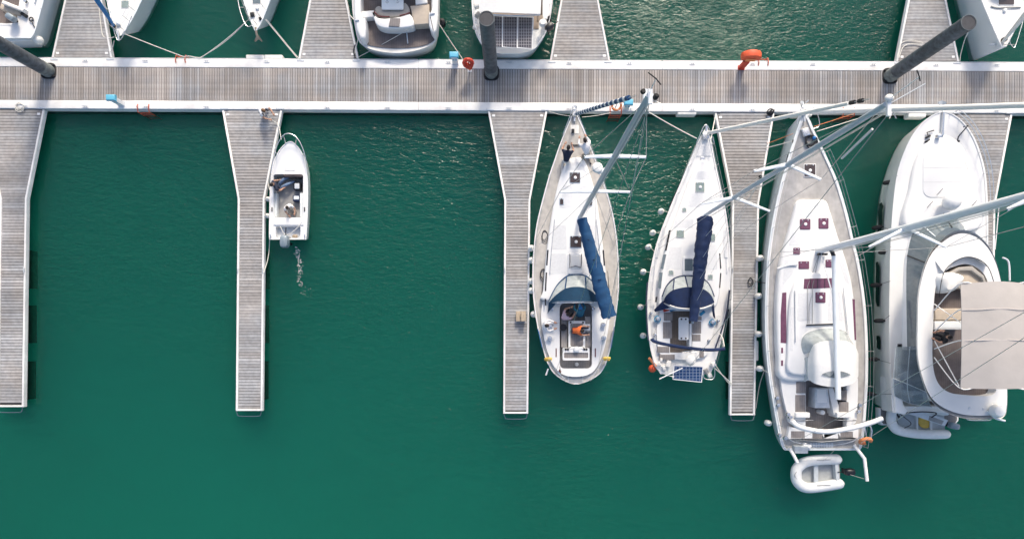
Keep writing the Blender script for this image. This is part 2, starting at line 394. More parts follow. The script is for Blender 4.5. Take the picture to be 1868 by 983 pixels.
# ------------------------------------------------------------------ main pontoon walkway, in five sections
SL = .0048
def ed(k, x): return (106, 121.3, 182.5, 197.5)[k] + SL * x
ZD = .60
WIDTH = 61.2 / F * (H - ZD); PITCH = 4.59
pm = M(); pm.box((0, 0, -.03), (PITCH - .75) / F * (H - ZD), WIDTH - .02, .03)
plank_mesh = pm.mesh('plank', 'plank', smooth=0)
cl = M()
cl.box((-.05, 0, 0), .03, .05, .05); cl.box((.05, 0, 0), .03, .05, .05); cl.tube([(-.16, 0, .06), (-.1, 0, .07), (.1, 0, .07), (.16, 0, .06)], [.012, .02, .02, .012], 8)
cleat_mesh = cl.mesh('cleat', 'galvanised')
SEC = [(-119, 322.3, 'walkway pontoon section at far left, with a leaning dark pile through it'), (322.3, 763.5, 'walkway pontoon section where a person bends over at its edge'),
       (763.5, 1208, 'walkway pontoon section with the middle dark pile through it'), (1208, 1653, 'walkway pontoon section with the orange lifebuoy cabinet on its edge'),
       (1653, 2094, 'walkway pontoon section at far right, above the motor yacht bow')]
for x0, x1, lab in SEC:
    a, b_ = x0 + .12, x1 - .12
    s_ = thing('walkway_pontoon', lab, 'pontoon', P((x0 + x1) / 2, ed(1, (x0 + x1) / 2) + 30, 0), 'walkway pontoon sections')
    for k0, k1 in ((0, 1), (2, 3)):
        M().prism([(a, ed(k0, a)), (b_, ed(k0, b_)), (b_, ed(k1, b_)), (a, ed(k1, a))], ZD + .02, .12, .015).build('kerb', 'kerb', s_)
    M().prism([(a + 1, ed(0, a) + 3), (b_ - 1, ed(0, b_) + 3), (b_ - 1, ed(3, b_) - 3), (a + 1, ed(3, a) - 3)], .56, -.7).build('float', 'frame_dark', s_)
    for yk, dy in ((3, .5), (0, -.5)):
        M().prism([(a + 1, ed(yk, a) + dy), (b_ - 1, ed(yk, b_) + dy), (b_ - 1, ed(yk, b_) + dy * 3), (a + 1, ed(yk, a) + dy * 3)], ZD - .06, ZD - .14).build('rubbing_strake', 'galvanised', s_)
    n = int((b_ - a) / PITCH); 
    for i in range(n):
        xc = a + (i + .5) * (b_ - a) / n
        o = bpy.data.objects.new('plank', plank_mesh); COL.objects.link(o); o.parent = s_
        o.location = P(xc, (ed(1, xc) + ed(2, xc)) / 2, ZD) - ORG[s_.name] + Vector((0, 0, random.uniform(-.003, .003))); o.rotation_euler.z = -SL + random.uniform(-.0015, .0015)
    for k, off in ((3, -4), (0, 4)):
        for j in range(4):
            xc = x0 + 55 + j * 110
            o = bpy.data.objects.new('cleat', cleat_mesh); COL.objects.link(o); o.parent = s_; o.location = P(xc, ed(k, xc) + off, ZD + .02) - ORG[s_.name]

# ------------------------------------------------------------------ finger pontoons
ZF = .56
def finger(left, right, lab, group, end=True, step=5.45):
    """left / right: outer edges as (x, y) lists going away from the walkway."""
    def at(e, y):
        for (xa, ya), (xb, yb) in zip(e, e[1:]):
            if min(ya, yb) - 1e-6 <= y <= max(ya, yb) + 1e-6: return xa + (xb - xa) * (y - ya) / (yb - ya)
        return e[-1][0] if abs(y - e[-1][1]) < abs(y - e[0][1]) else e[0][0]
    y0, y1 = left[0][1], left[-1][1]; sg = 1 if y1 > y0 else -1; W = 3.6
    s_ = thing('finger_pontoon', lab, 'pontoon', P((left[0][0] + right[0][0]) / 2, y0, 0), group)
    for e, d in ((left, W), (right, -W)):
        M().prism([(x, y) for x, y in e] + [(x + d, y) for x, y in e[::-1]], ZF + .03, ZF - .22, .01).build('side_rail', 'kerb', s_)
    i = 0; y = y0 + sg * .6; lim = y1 - sg * (3.2 if end else 0)
    while sg * (lim - (y + sg * step)) > -1:
        ya, yb = y, y + sg * (step - .8)
        z = ZF + random.uniform(-.003, .003)
        M().prism([(at(left, ya) + W + .3, ya), (at(right, ya) - W - .3, ya), (at(right, yb) - W - .3, yb), (at(left, yb) + W + .3, yb)], z, z - .03).build('plank', 'finger_plank', s_, 0)
        y += sg * step
    ys = [p[1] for p in left]
    M().prism([(at(left, q) + W + .2, q) for q in ys] + [(at(right, q) - W - .2, q) for q in ys[::-1]], ZF - .045, ZF - .2).build('frame', 'frame_dark', s_)
    for dx, e in ((9, left), (-9, right)):
        q = y0 + sg * 8; M().prism(rect(at(e, q) + dx - 2.6, q - 2, at(e, q) + dx + 2.6, q + 2), ZF + .012, ZF).build('corner_plate', 'white_paint', s_, 0)
        xx = at(e, y0) + (4 if dx > 0 else -4)
        M().prism(rect(xx - 7, y0 - 3.2 * sg - 1.6, xx + 7, y0 - 3.2 * sg + 1.6), ZD + .045, ZD + .02, .01).build('hinge_plate', 'galvanised', s_)
    if end:
        M().prism(rect(left[-1][0] + W, y1 - 3, right[-1][0] - W, y1), ZF + .028, ZF - .22, .01).build('end_beam', 'kerb', s_)
        xl, xr = left[-1][0] + 2, right[-1][0] - 2
        M().tp(cr([(xl, y1, .3), (xl + 1, y1 + 6, .3), (xl + 6, y1 + 9.5, .3), (xr - 6, y1 + 9.5, .3), (xr - 1, y1 + 6, .3), (xr, y1, .3)], 4), .02, 6).build('bumper_tube', 'motor_grey', s_)
        for yy in (455, 556, 660):
            M().prism(rect(at(left, yy) + 1, yy, at(right, yy) - 1, yy + 70), ZF - .23, -.6).build('float', 'float_dark', s_)
        for e, d in ((left, 1.8), (right, -1.8)):
            o = bpy.data.objects.new('cleat', cleat_mesh); COL.objects.link(o); o.parent = s_; o.location = P(at(e, 492) + d, 492, ZF + .03) - ORG[s_.name]; o.rotation_euler.z = math.pi / 2
    return s_
FG = 'finger pontoons of the lower berths'
finger([(-34, 200), (-1, 362), (-6, 742)], [(81, 200), (48.5, 362), (43, 742)], 'finger pontoon at the far left edge, below the walkway', FG)
finger([(405, 201), (433.5, 363), (430, 749)], [(514.5, 201), (482.5, 363), (478.5, 749)], 'finger pontoon beside the small open motorboat', FG)
finger([(890, 203), (920, 365), (918, 754)], [(998.5, 203), (967.5, 365), (963.5, 754)], 'finger pontoon with wooden steps, beside the blue covered sailboat', FG)
finger([(1304, 206), (1336, 370), (1331, 757)], [(1413, 206), (1385, 370), (1377.5, 757)], 'finger pontoon between the navy covered sailboat and the largest sailboat', FG)
finger([(1738, 209), (1768, 375), (1764, 757)], [(1847, 209), (1816, 375), (1811, 757)], 'finger pontoon at right, mostly hidden behind the white motor yacht', FG)
UG = 'finger pontoons of the upper berths'
finger([(94, 105), (131, -62), (134, -200)], [(204.5, 105), (175, -62), (178, -200)], 'upper finger pontoon at left, next to the furled blue headsail', UG, False)
finger([(544, 107), (576, -62), (578, -200)], [(654, 107), (620, -62), (622, -200)], 'upper finger pontoon left of the teak motor yacht stern', UG, False)
finger([(1003, 110), (1034, -62), (1036, -200)], [(1113, 110), (1080, -62), (1082, -200)], 'upper finger pontoon right of the stern with solar panels', UG, False)
finger([(1635, 112), (1669, -62), (1671, -200)], [(1750, 112), (1714, -62), (1716, -200)], 'upper finger pontoon at right, crossed by the tall dark pile', UG, False)
# ------------------------------------------------------------------ steel piles
def pile(px, py, lab):
    c = P(px, py, 0); c.z = 0
    s_ = thing('steel_pile', lab, 'pile', (c.x, c.y, -1.5), 'dark steel mooring piles')
    R, top = .335, 6.75
    M().lathe(c, [(R, -1.5), (R, 1.35), (R, top - .04), (R - .01, top), (R - .035, top), (R - .045, top - .06)], 28).build('shaft', 'pile', s_)
    M().lathe(c, [(R + .004, .45), (R + .006, 1.2), (R + .002, 1.3)], 28).build('tide_band', 'pile_band', s_)
    M().lathe(c, [(R - .05, top - .2), (R - .05, top - .02)], 28).build('cap', 'pile_cap', s_)
    M().torus((c.x, c.y, top - .01), R - .006, .009, 28, 6).build('cap_rim', 'pile_band', s_)
    g = thing('pile_guide', 'black rubber guide pad round the foot of the ' + lab.split(',')[0], 'guide', (c.x, c.y, ZD), 'pile guides')
    O = [(c.x + .43 * x, c.y + .43 * y) for x, y in rrect(-.93, -.95, .93, .98, .6)]
    M().wprism(O, ZD + .03, ZD + .004, .01).build('pad', 'rubber', g)
    for a in range(4):
        q = math.pi / 4 + a * math.pi / 2
        M().box((c.x + .4 * math.cos(q), c.y + .4 * math.sin(q), ZD + .03), .1, .07, .09, q, .01).build('roller', 'rubber', g)
pile(103, 138, 'dark pile at far left, leaning out of the picture')
pile(897, 141, 'middle dark pile, in front of the solar panels')
pile(1612, 147, 'dark pile at right, crossing the upper finger pontoon')

# ------------------------------------------------------------------ things on the walkway
def pedestal(px, py, ang, lab):
    c = P(px, py, ZD + .02); s_ = thing('power_pedestal', lab, 'pedestal', c, 'blue topped power pedestals')
    R = Matrix.Rotation(ang, 2)
    def bx(x, y, z, sx, sy, sz, b=0.0):
        q = R @ Vector((x, y)); return M().box((c.x + q.x, c.y + q.y, c.z + z), sx, sy, sz, ang, b)
    bx(0, 0, 0, .34, .26, .03).build('base_plate', 'galvanised', s_)
    bx(0, 0, .03, .28, .2, .8, .02).build('body', 'white_paint', s_)
    h = bx(0, 0, .83, .46, .3, .2, .06).build('head', 'sky_blue', s_)
    bx(0, -.155, .88, .3, .012, .09).build('lens', 'white_paint', h)
    for k in (-.07, .07): bx(k, -.108, .5, .08, .016, .1).build('socket', 'sky_blue', s_)
pedestal(222, 190, .0, 'blue topped power pedestal on the walkway at left')
pedestal(831, 114, .0, 'blue topped power pedestal left of the middle pile')
pedestal(1141, 198, .0, 'blue topped power pedestal behind the striped furled sail')

def ladder(px, py, side, lab, w_=20):
    c = P(px, py, ZD); s_ = thing('dock_ladder', lab, 'ladder', (c.x, c.y, -.7), 'orange dock ladders')
    hw = w_ / F * H / 2; y = c.y - side * .15
    for k in (-1, 1):
        M().tube([(c.x + k * hw, c.y + side * .25, ZD + .03), (c.x + k * hw, c.y + side * .1, ZD + .1), (c.x + k * hw, y, ZD), (c.x + k * hw, y, -.7)], .026, 8).build('rail', 'ladder_orange', s_)
    for z in (.42, .12, -.2, -.5):
        M().tube([(c.x - hw, y, z), (c.x + hw, y, z)], .024, 8).build('rung', 'ladder_orange', s_)
ladder(262, 199.5, 1, 'orange ladder on the walkway edge below the left power pedestal')
ladder(1123, 203.8, 1, 'orange ladder below the orange life ring')
ladder(1548, 205.8, 1, 'orange ladder behind the silver mast of the navy covered sailboat')
ladder(330, 106.5, -1, 'orange ladder on the upper walkway edge, beside tied mooring lines', 17)
ladder(1392, 111.6, -1, 'orange ladder on the upper walkway edge, beside the lifebuoy cabinet', 17)

# lifebuoy cabinet on a leaning post
c = P(1352, 124, ZD + .02); s_ = thing('lifebuoy_cabinet', 'rounded orange lifebuoy cabinet on an orange post at the walkway edge', 'lifebuoy', c)
M().box((c.x, c.y, c.z), .34, .24, .03, 0, .005).build('base_plate', 'orange_red', s_)
M().wprism([(c.x - .15, c.y - .07), (c.x + .15, c.y - .07), (c.x + .15, c.y + .07), (c.x - .15, c.y + .07)], 1.5, c.z + .03, .02).build('post', 'orange_red', s_)
prof = [(.50 * math.cos(a), .42 * math.sin(a)) for a in [math.pi * k / 16 - .5 for k in range(0, 22)] if True]
rings = []
for k, (d, sc) in enumerate([(-.12, .86), (-.09, .97), (0, 1.0), (.12, 1.0), (.2, .94), (.235, .8)]):
    rings.append([(c.x + .14 + sc * x * 1.02, c.y + .12 + d, 1.72 + sc * z) for x, z in prof])
hs = M().loft(rings).build('housing', 'orange', s_)
M().box((c.x + .14, c.y - .022, 1.5), .5, .02, .3).build('door_panel', 'orange_pale', hs)
M().box((c.x + .0, c.y + .04, 1.36), .3, .12, .14).build('bracket', 'rope_grey', s_)

# life ring on a short post
c = P(1122, 198, ZD + .02); s_ = thing('life_ring_stand', 'orange life ring hung on a short post, above a ladder', 'life ring', c)
M().tube([c, c + Vector((0, .02, .62))], .03, 8).build('post', 'galvanised', s_)
M().tube([c + Vector((0, .0, .62)), c + Vector((0.02, .12, .78)), c + Vector((.04, .05, .9))], .018, 8).build('hook', 'rope_dark', s_)
rg = M().torus(c + Vector((0, -.02, .52)), .23, .06, 24, 8, Matrix.Rotation(math.radians(28), 3, 'X')).build('ring', 'orange_pale', s_)
for a in range(4):
    q = a * math.pi / 2 + .4; R = Matrix.Rotation(math.radians(28), 3, 'X')
    M().torus(c + Vector((0, -.02, .52)) + R @ Vector((.23 * math.cos(q), .23 * math.sin(q), 0)), .063, .012, 12, 6, R @ Matrix.Rotation(q, 3, 'Z') @ Matrix.Rotation(math.pi / 2, 3, 'X')).build('band', 'white_paint', rg)

# orange lifebuoy bag on a stand beside the middle pile
c = P(857, 128, ZD); s_ = thing('lifebuoy_stand', 'crumpled red orange lifebuoy bag on a stand left of the middle pile', 'lifebuoy', c)
M().tube([c, c + Vector((0, 0, 1.0))], .035, 8).build('post', 'orange_red', s_)
M().box((c.x, c.y, c.z), .22, .22, .02).build('base_plate', 'galvanised', s_)
bag = M()
R = Matrix.Rotation(math.radians(52), 3, 'X')
bag.torus(c + Vector((-.02, -.02, .95)), .2, .1, 20, 9, R)
m_ = bag.build('ring', 'orange_red', s_)
for v in m_.data.vertices:
    v.co += Vector((random.uniform(-.02, .02), random.uniform(-.02, .02), random.uniform(-.03, .03)))
M().ell(c + Vector((.03, -.1, .68)), .17, .14, .24, 10, 7).build('line_bag', 'orange', s_)
M().ell(c + Vector((-.12, .03, .75)), .08, .08, .13, 8, 6).build('float', 'orange_red', s_)

def dock_fender(x0, y0, x1, y1, lab, z=ZD - .02, n=2):
    c = P((x0 + x1) / 2, (y0 + y1) / 2, z); s_ = thing('dock_fender', lab, 'dock fender', (c.x, c.y, .15), 'white dock fenders')
    vert = (y1 - y0) > (x1 - x0)
    for k in range(n):
        if vert: r = (x0, y0 + (y1 - y0) * k / n + .2, x1, y0 + (y1 - y0) * (k + 1) / n - .2)
        else: r = (x0 + (x1 - x0) * k / n + .2, y0, x0 + (x1 - x0) * (k + 1) / n - .2, y1)
        M().prism(rrect(*r, 1.6), z, .15, .05).build('cushion', 'fender_white', s_)
dock_fender(448, 100, 515, 108.6, 'long white double dock fender on the upper walkway edge')
dock_fender(1236, 202.5, 1271, 209.5, 'white dock fender between the two bows with covered booms', n=1)
dock_fender(1446, 203, 1482, 212, 'white dock fender at the bow of the largest sailboat', n=1)
dock_fender(1657, 205, 1690, 214, 'white dock fender at the left of the motor yacht bow', n=1)
dock_fender(1330.5, 480, 1338.5, 564, 'long white fender on the finger pontoon beside the navy covered sailboat', .5, 3)
dock_fender(1376.5, 621, 1384, 658, 'white fender panel on the finger pontoon beside the largest sailboat', .55, 1)

# wooden steps
c = P(950, 577, ZF); s_ = thing('boarding_steps', 'small pale wooden boarding steps on a finger pontoon', 'steps', c)
for k, (x, hh) in enumerate(((-.13, .28), (.13, .52))):
    M().box((c.x + x, c.y, c.z + hh), .24, .52, .035, 0, .006).build('tread', 'pale_wood', s_)
    for q in (-1, 1): M().box((c.x + x, c.y + q * .22, c.z), .2, .04, hh).build('side_panel', 'pale_wood', s_)

def coil(px, py, z, R, material, lab, turns=4, r=.018, rot=None, sy=1.0):
    c = P(px, py, z); m = M(); pts = []
    n = turns * 14
    for i in range(n + 1):
        a = 2 * math.pi * i / 14; rr = R * (1 - .22 * math.sin(i * .37) - .3 * i / n)
        pts.append(c + Vector((rr * math.cos(a), sy * rr * math.sin(a), r + .012 * (i % 5) + r * 1.2 * i / n * turns * .5)))
    m.tube(pts, r, 5); return tag(m.build('rope_coil', material, org=c), lab, 'rope', 'coiled ropes')
def line(pts, r, material, lab, sag=.0, n=8, group='mooring lines'):
    q = [P(*p) for p in pts]
    if sag and len(q) == 2:
        a, b_ = q; q = [a.lerp(b_, i / n) - Vector((0, 0, sag * 4 * (i / n) * (1 - i / n))) for i in range(n + 1)]
    elif len(q) > 2: q = [Vector(v) for v in cr(q, 5)]
    m = M(); m.tube(q, r, 6); return tag(m.build('mooring_line', material, org=q[0]), lab, 'rope', group)
coil(36, 196, ZD + .02, .24, 'rope_white', 'pale rope coil on the kerb at the far left', 3, .014)
coil(1368, 514, ZF + .03, .14, 'rope_dark', 'tangled dark rope on the right rail of a finger pontoon', 3, .014, sy=1.5)
# dark hose hung over the corner of the finger pontoon
c = P(1404, 206, ZD); s_ = thing('dark_bundle', 'dark rope bundle hung on the corner of a finger pontoon', 'rope', c)
for k in range(3):
    M().torus(c + Vector((.02 * k, -.03 * k, .1 + .05 * k)), .16, .03, 16, 6, Matrix.Rotation(.5 + .5 * k, 3, 'X') @ Matrix.Rotation(.4 * k, 3, 'Y')).build('loop', 'rope_dark', s_)
M().ell(c + Vector((-.02, -.05, .16)), .16, .1, .12, 10, 6).build('knot', 'rope_dark', s_)

# ------------------------------------------------------------------ boat building
def thin(o): return o
def stations(st, n=40):
    q = cr(st, max(2, n // (len(st) - 1))); return q
class Boat:
    def __init__(s, name, label, cat, st, z0, rise=0.25, taper=.8, zb=-.3, rake=.04, hullmat='gelcoat', deckmat='nonslip', holes=(), toe=.05, group=None, stripe=None, rim=.06, boot=None, flare=0.0):
        s.st = stations(st); s.z0 = z0; s.rise = rise
        ys = [q[0] for q in s.st]; s.y0, s.y1 = min(ys), max(ys); s.bowfirst = s.st[0][0] < s.st[-1][0]
        s.ytot = abs(s.st[-1][0] - s.st[0][0])
        mid = s.st[len(s.st) // 2]; c = P((mid[1] + mid[2]) / 2, mid[0], z0); s.o = thing(name, label, cat, (c.x, c.y, 0), group)
        Ls = [P(xl, y, s.zs(y)) for y, xl, xr in s.st]; Rs = [P(xr, y, s.zs(y)) for y, xl, xr in s.st]; s.Ls, s.Rs = Ls, Rs
        yc = (Ls[0].y + Ls[-1].y) / 2; rings = []
        K = 6
        for k in range(K + 1):
            u = k / K; wf = 1 - (1 - taper) * u ** 1.5; rg = []
            sc = 1 - rake * u
            for l, r in list(zip(Ls, Rs)): rg.append((l, r))
            A = []; B = []
            for i_, (l, r) in enumerate(rg):
                m = (l + r) / 2; z = l.z + (zb - l.z) * u; wf = 1 - (1 - taper + flare * (1 - i_ / len(rg)) ** 2.2) * u ** 1.2
                for q, lst in ((l, A), (r, B)):
                    d = m + (q - m) * wf; lst.append((d.x, yc + (d.y - yc) * sc, z))
            rings.append(A + B[::-1])
        def inset(d, dz):
            A, B = [], []; n_ = len(Ls)
            for i, (l, r) in enumerate(zip(Ls, Rs)):
                m = (l + r) / 2; hw = (r - l).length / 2; f = max(0.05, (hw - d) / hw) if hw > .02 else .05
                e = (1 if i == 0 else -1 if i == n_ - 1 else 0) * d * (-1 if Ls[0].y > Ls[-1].y else 1)
                for q, lst in ((l, A), (r, B)): v = m + (q - m) * f; lst.append((v.x, v.y + e, v.z - dz))
            return A + B[::-1]
        rings = [inset(rim, toe), inset(rim, 0)] + rings
        s.hull = M().loft(rings, caps=(False, True)).build('hull', hullmat, s.o, 30)
        O = [Vector(v) for v in inset(rim * .8, toe * .7)]
        s.deckz = lambda y: s.zs(y) - toe * .7
        Hs = [[P(x, y, s.zs(y) - toe * .7) for x, y in h] for h in holes]
        allp = [v for l in [O] + Hs for v in l]; tr = tessellate_polygon([O] + Hs)
        m = M(); m.add(allp, [tuple(t_) for t_ in tr]); s.deck = m.build('deck', deckmat, s.o, 0)
        if boot:
            pass
    def zs(s, y):
        u = abs(y - s.st[0][0]) / s.ytot if s.ytot else 0
        return s.z0 + s.rise * max(0, 1 - u) ** 1.8
    def part(s, m, name, material, parent=None, smooth=38, label=None): return m.build(name, material, parent or s.o, smooth, label)
    def pr(s, name, px, z1, z0, material, b=0.0, parent=None): return M().prism(px, z1, z0, b).build(name, material, parent or s.o)
    def tb(s, name, pts, r, material, n=6, parent=None, smooth=0, flat=1.0):
        if smooth: pts = cr(pts, smooth)
        return M().tp(pts, r, n, flat).build(name, material, parent or s.o)
    def well(s, name, px, z1, z0, wallmat='gelcoat', solemat='teak_grey'):
        A = [P(x, y, z1) for x, y in px]; n = len(A)
        m = M(); m.add([(v.x, v.y, z1 + .004) for v in A] + [(v.x, v.y, z0) for v in A], [(i, (i + 1) % n, n + (i + 1) % n, n + i) for i in range(n)])
        m.build(name + '_wall', wallmat, s.o)
        m = M(); m.add([(v.x, v.y, z0) for v in A], [tuple(range(n))]); return m.build(name + '_sole', solemat, s.o, 0)
    def edge(s, side, t_, inb=.08):
        """point on the sheer at fraction t_ from the first station."""
        L_ = s.Ls if side < 0 else s.Rs; O = s.Rs if side < 0 else s.Ls
        f = t_ * (len(L_) - 1); i = min(int(f), len(L_) - 2); a = L_[i].lerp(L_[i + 1], f - i); b_ = O[i].lerp(O[i + 1], f - i)
        d = (b_ - a); return a + d.normalized() * min(inb, d.length / 2)
    def lifelines(s, side, t0, t1, n, h=.62, flare=.0):
        pts = []
        for i in range(n):
            p = s.edge(side, t0 + (t1 - t0) * i / (n - 1)); q = p + Vector((side * flare, 0, h)); pts.append((p, q))
            M().tube([p - Vector((0, 0, .03)), q], .014, 6).build('stanchion', 'steel', s.o)
        for f in (.55, 1.0): M().tube([p.lerp(q, f) for p, q in pts], .007, 5).build('lifeline', 'wire', s.o)
        return pts
    def hatch(s, x, y, w_, h_, z, glass='brown_glass', frame='alu', dot=True, th=.035, parent=None):
        f = M().prism(rrect(x - w_ / 2 - 1.1, y - h_ / 2 - 1.1, x + w_ / 2 + 1.1, y + h_ / 2 + 1.1, 1.4, 3), z + th - .008, z - .05, .006).build('hatch', frame, parent or s.o)
        M().prism(rrect(x - w_ / 2, y - h_ / 2, x + w_ / 2, y + h_ / 2, 1.2, 3), z + th, z + th - .007).build('pane', glass, f)
        if dot: M().lathe(P(x + .5, y, z + th), [(.08, 0), (.075, .03), (.03, .045)], 14).build('vent', 'white_paint', f)
        for k in (-1, 1): M().box(P(x + k * w_ * .3, y - h_ / 2 + 1.2, z + th), .05, .04, .015).build('hinge', 'alu', f)
    def winch(s, x, y, z, r=.1):
        c = P(x, y, z); w_ = M().lathe(c, [(r * 1.1, 0), (r, .04), (r * .75, .07), (r * .7, .14), (r, .18), (r * .9, .2), (r * .3, .21)], 14).build('winch', 'steel', s.o)
        M().torus(c + Vector((0, 0, .1)), r * .82, .016, 14, 6).build('rope_turn', 'rope_dark', w_)
    def mast(s, bx, by, zb, zt, w_=.11, material='alu', spreaders=(), flat=.7):
        c = P(bx, by, zb); s.mc = c
        n = 6; m = M().tube([Vector((c.x, c.y, zb + (zt - zb) * i / n)) for i in range(n + 1)], [w_] * n + [w_ * .85], 14, flat).build('mast', material, s.o)
        s.mastobj = m; s.zt = zt
        for z, dx1, dy1, dx2, dy2 in spreaders:
            r0 = Vector((c.x, c.y, z))
            for dx, dy in ((dx1, dy1), (dx2, dy2)):
                M().tube([r0, r0 + Vector((dx, dy, .08))], [.075, .05], 8, .5).build('spreader', 'alu_white', m)
        M().box((c.x, c.y - .0, zb - .02), .34, .34, .05, 0, .01).build('mast_step', 'alu_white', s.o)
        return m
    def wire(s, name, a, b_, r=.009, material='wire'): return M().tube([a, b_], r, 5).build(name, material, s.o)
    def fender(s, px, py, lab, z=.62, r=.15, L_=.52, black=False, to=None, tilt=0):
        c = P(px, py, z); s_ = thing('fender', lab, 'fender', (c.x, c.y, z - L_ / 2), 'boat fenders')
        pr = [(.03, -L_ / 2), (r * .6, -L_ / 2 + .04), (r * .93, -L_ / 2 + .12), (r, 0), (r * .93, L_ / 2 - .12), (r * .55, L_ / 2 - .04), (.045, L_ / 2), (.04, L_ / 2 + .05)]
        R = Matrix.Rotation(tilt, 3, 'Y') if tilt else None
        M().lathe(c, pr, 16, R).build('body', 'fender_black' if black else 'fender_white', s_)
        tp_ = c + Vector((0, 0, L_ / 2 + .04)); M().lathe(tp_, [(.035, 0), (.03, .04)], 10).build('eye', 'fender_black' if black else 'rope_grey', s_)
        if to is None:
            L_2 = s.Ls + s.Rs; e = min(L_2, key=lambda v: (Vector((v.x, v.y)) - Vector((c.x, c.y))).length); to = e + Vector((0, 0, .05))
        M().tube([tp_, Vector(to)], .01, 5).build('lanyard', 'rope_dark' if black else 'rope_white', s_)

def outboard(o, c, ang, sc=1.0, material='motor_grey', parent=None):
    """outboard motor: cowl, midsection, bracket; ang = direction of the propeller side."""
    R = Matrix.Rotation(ang, 3, 'Z')
    rings = []
    for z, a, b_ in ((0, .17, .24), (.1, .2, .29), (.3, .2, .30), (.42, .17, .26), (.47, .1, .16)):
        rings.append([R @ Vector((sc * a * math.copysign(abs(math.cos(q)) ** .55, math.cos(q)), sc * b_ * math.copysign(abs(math.sin(q)) ** .55, math.sin(q)) - .05 * sc, sc * z)) + c for q in [2 * math.pi * i / 14 for i in range(14)]])
    k = M().loft(rings).build('motor_cowl', material, o)
    M().tube([c + R @ Vector((0, -.05 * sc, .02)), c + R @ Vector((0, -.06 * sc, -.75 * sc))], [.1 * sc, .06 * sc], 8).build('motor_leg', 'motor_black', o)
    M().box(c + R @ Vector((0, .16 * sc, -.25 * sc)), .26 * sc, .1 * sc, .3 * sc, ang).build('motor_bracket', 'motor_black', o)
    M().tube([c + R @ Vector((0, .2 * sc, .1 * sc)), c + R @ Vector((0.03, .62 * sc, .16 * sc))], .025 * sc, 6).build('tiller', 'motor_black', o)
    return k

def pulpit(b, pts, feet, r=.016):
    b.tb('pulpit', pts, r, 'steel', 8, smooth=5)
    for a, c_ in feet: M().tube([P(*a), P(*c_)], r * .9, 6).build('pulpit_leg', 'steel', b.o)
# ------------------------------------------------------------------ blue covered sailboat
stA = [(204, 1045, 1051), (220, 1039, 1058), (240, 1030.5, 1067), (265, 1020.5, 1077), (294, 1010.5, 1088), (322, 1001, 1098), (351, 993, 1107.5), (379, 985.5, 1115.5), (408, 979, 1121.5), (436, 975, 1125.5),
       (480, 971.5, 1129), (525, 971.5, 1129), (560, 974.5, 1126), (600, 981, 1120.5), (639, 991, 1113), (662, 998.5, 1106), (680, 1009.5, 1096), (692, 1025, 1079), (698, 1038, 1064), (700.5, 1047, 1055)]
wellA = rrect(1021, 552, 1080, 672, 9)
A = Boat('sailing_yacht', 'white sailboat with blue boom cover, striped furled sail and people aboard', 'sailboat', stA, 1.15, .35, .84, deckmat='teak_pale', holes=[wellA], group='moored sailing yachts')
A.well('cockpit', wellA, 1.118, .72, solemat='teak_sole')
roofA = cr([(1040, 289), (1064, 289), (1077, 318), (1088, 360), (1097, 420), (1104, 480), (1109, 528), (1110, 547), (1050, 552), (990, 547), (991, 528), (996, 470), (1002, 420), (1012, 360), (1025, 312)], 4, True)
roof = A.pr('coachroof', roofA, 1.55, 1.08, 'gelcoat', .1)
# cockpit coamings: one raised ring round the well
coam = cr([(990, 549), (987, 580), (993, 620), (1004, 655), (1022, 680), (1050, 687), (1079, 680), (1096, 655), (1106, 620), (1112, 580), (1110, 549)], 4) 
M().ring(coam, [rrect(1021, 553, 1080, 672, 9)], 1.3, 1.08).build('coaming', 'gelcoat', A.o)
for x0, x1 in ((1023.5, 1035), (1066.5, 1078)):
    A.pr('bench', rrect(x0, 577, x1, 634, 2), 1.12, .72, 'teak_sole', .02)
tb_ = M().ring(rrect(1037, 585, 1067.5, 634, 2), [rrect(1040.5, 590, 1064, 631, 2)], 1.32, 1.24).build('table', 'gelcoat', A.o)
M().prism(rrect(1040.8, 590.3, 1063.7, 630.7, 1.8), 1.30, 1.25).build('table_leaf', 'teak_grey', tb_)
for x, y in ((1041, 588), (1063.5, 588)): M().lathe(P(x, y, 1.32), [(.05, 0), (.05, .015)], 10).build('cup_holder', 'black', tb_)
hc = M().ring(rrect(1026.5, 634.5, 1075.5, 657, 2), [rrect(1029, 643, 1073, 653, 1.5)], 1.45, .72).build('helm_console', 'gelcoat', A.o)
M().prism(rrect(1029.2, 643.2, 1072.8, 652.8, 1.4), 1.4, 1.3).build('seat_pad', 'teak_grey', hc)
for x in (1032, 1036, 1066, 1070): M().lathe(P(x, 637, 1.45), [(.06, 0), (.05, .05)], 10).build('gauge', 'black', hc)
M().lathe(P(1051.5, 637, 1.45), [(.15, 0), (.14, .12), (.08, .16)], 14).build('compass', 'white_paint', hc)
for k in (0,):
    c = P(1051.5, 634, 1.5); R = Matrix.Rotation(math.radians(75), 3, 'X'); wh = M().torus(c, .36, .014, 26, 6, R).build('wheel', 'black', A.o)
    for q in range(3):
        a = R @ Vector((.36 * math.cos(q * math.pi / 3), .36 * math.sin(q * math.pi / 3), 0)); M().tube([c - a, c + a], .008, 5).build('spoke', 'steel', wh)
g = A.pr('stern_locker', rrect(1036, 680, 1063.5, 696.5, 1), 1.16, 1.08, 'galvanised')
for k in range(6): M().prism(rect(1037, 681.2 + k * 2.5, 1062.5, 682.7 + k * 2.5), 1.175, 1.16).build('slat', 'frame_dark' if k == 2 else 'grey_cushion', g)
M().lathe(P(1052, 664, .73), [(.1, 0), (.1, .08), (.05, .1)], 12).build('pedestal_cap', 'white_paint', A.o)
for x in (1014.5, 1086): A.pr('vent_slot', rect(x - 1, 635, x + 1, 651), 1.306, 1.29, 'dark_red')
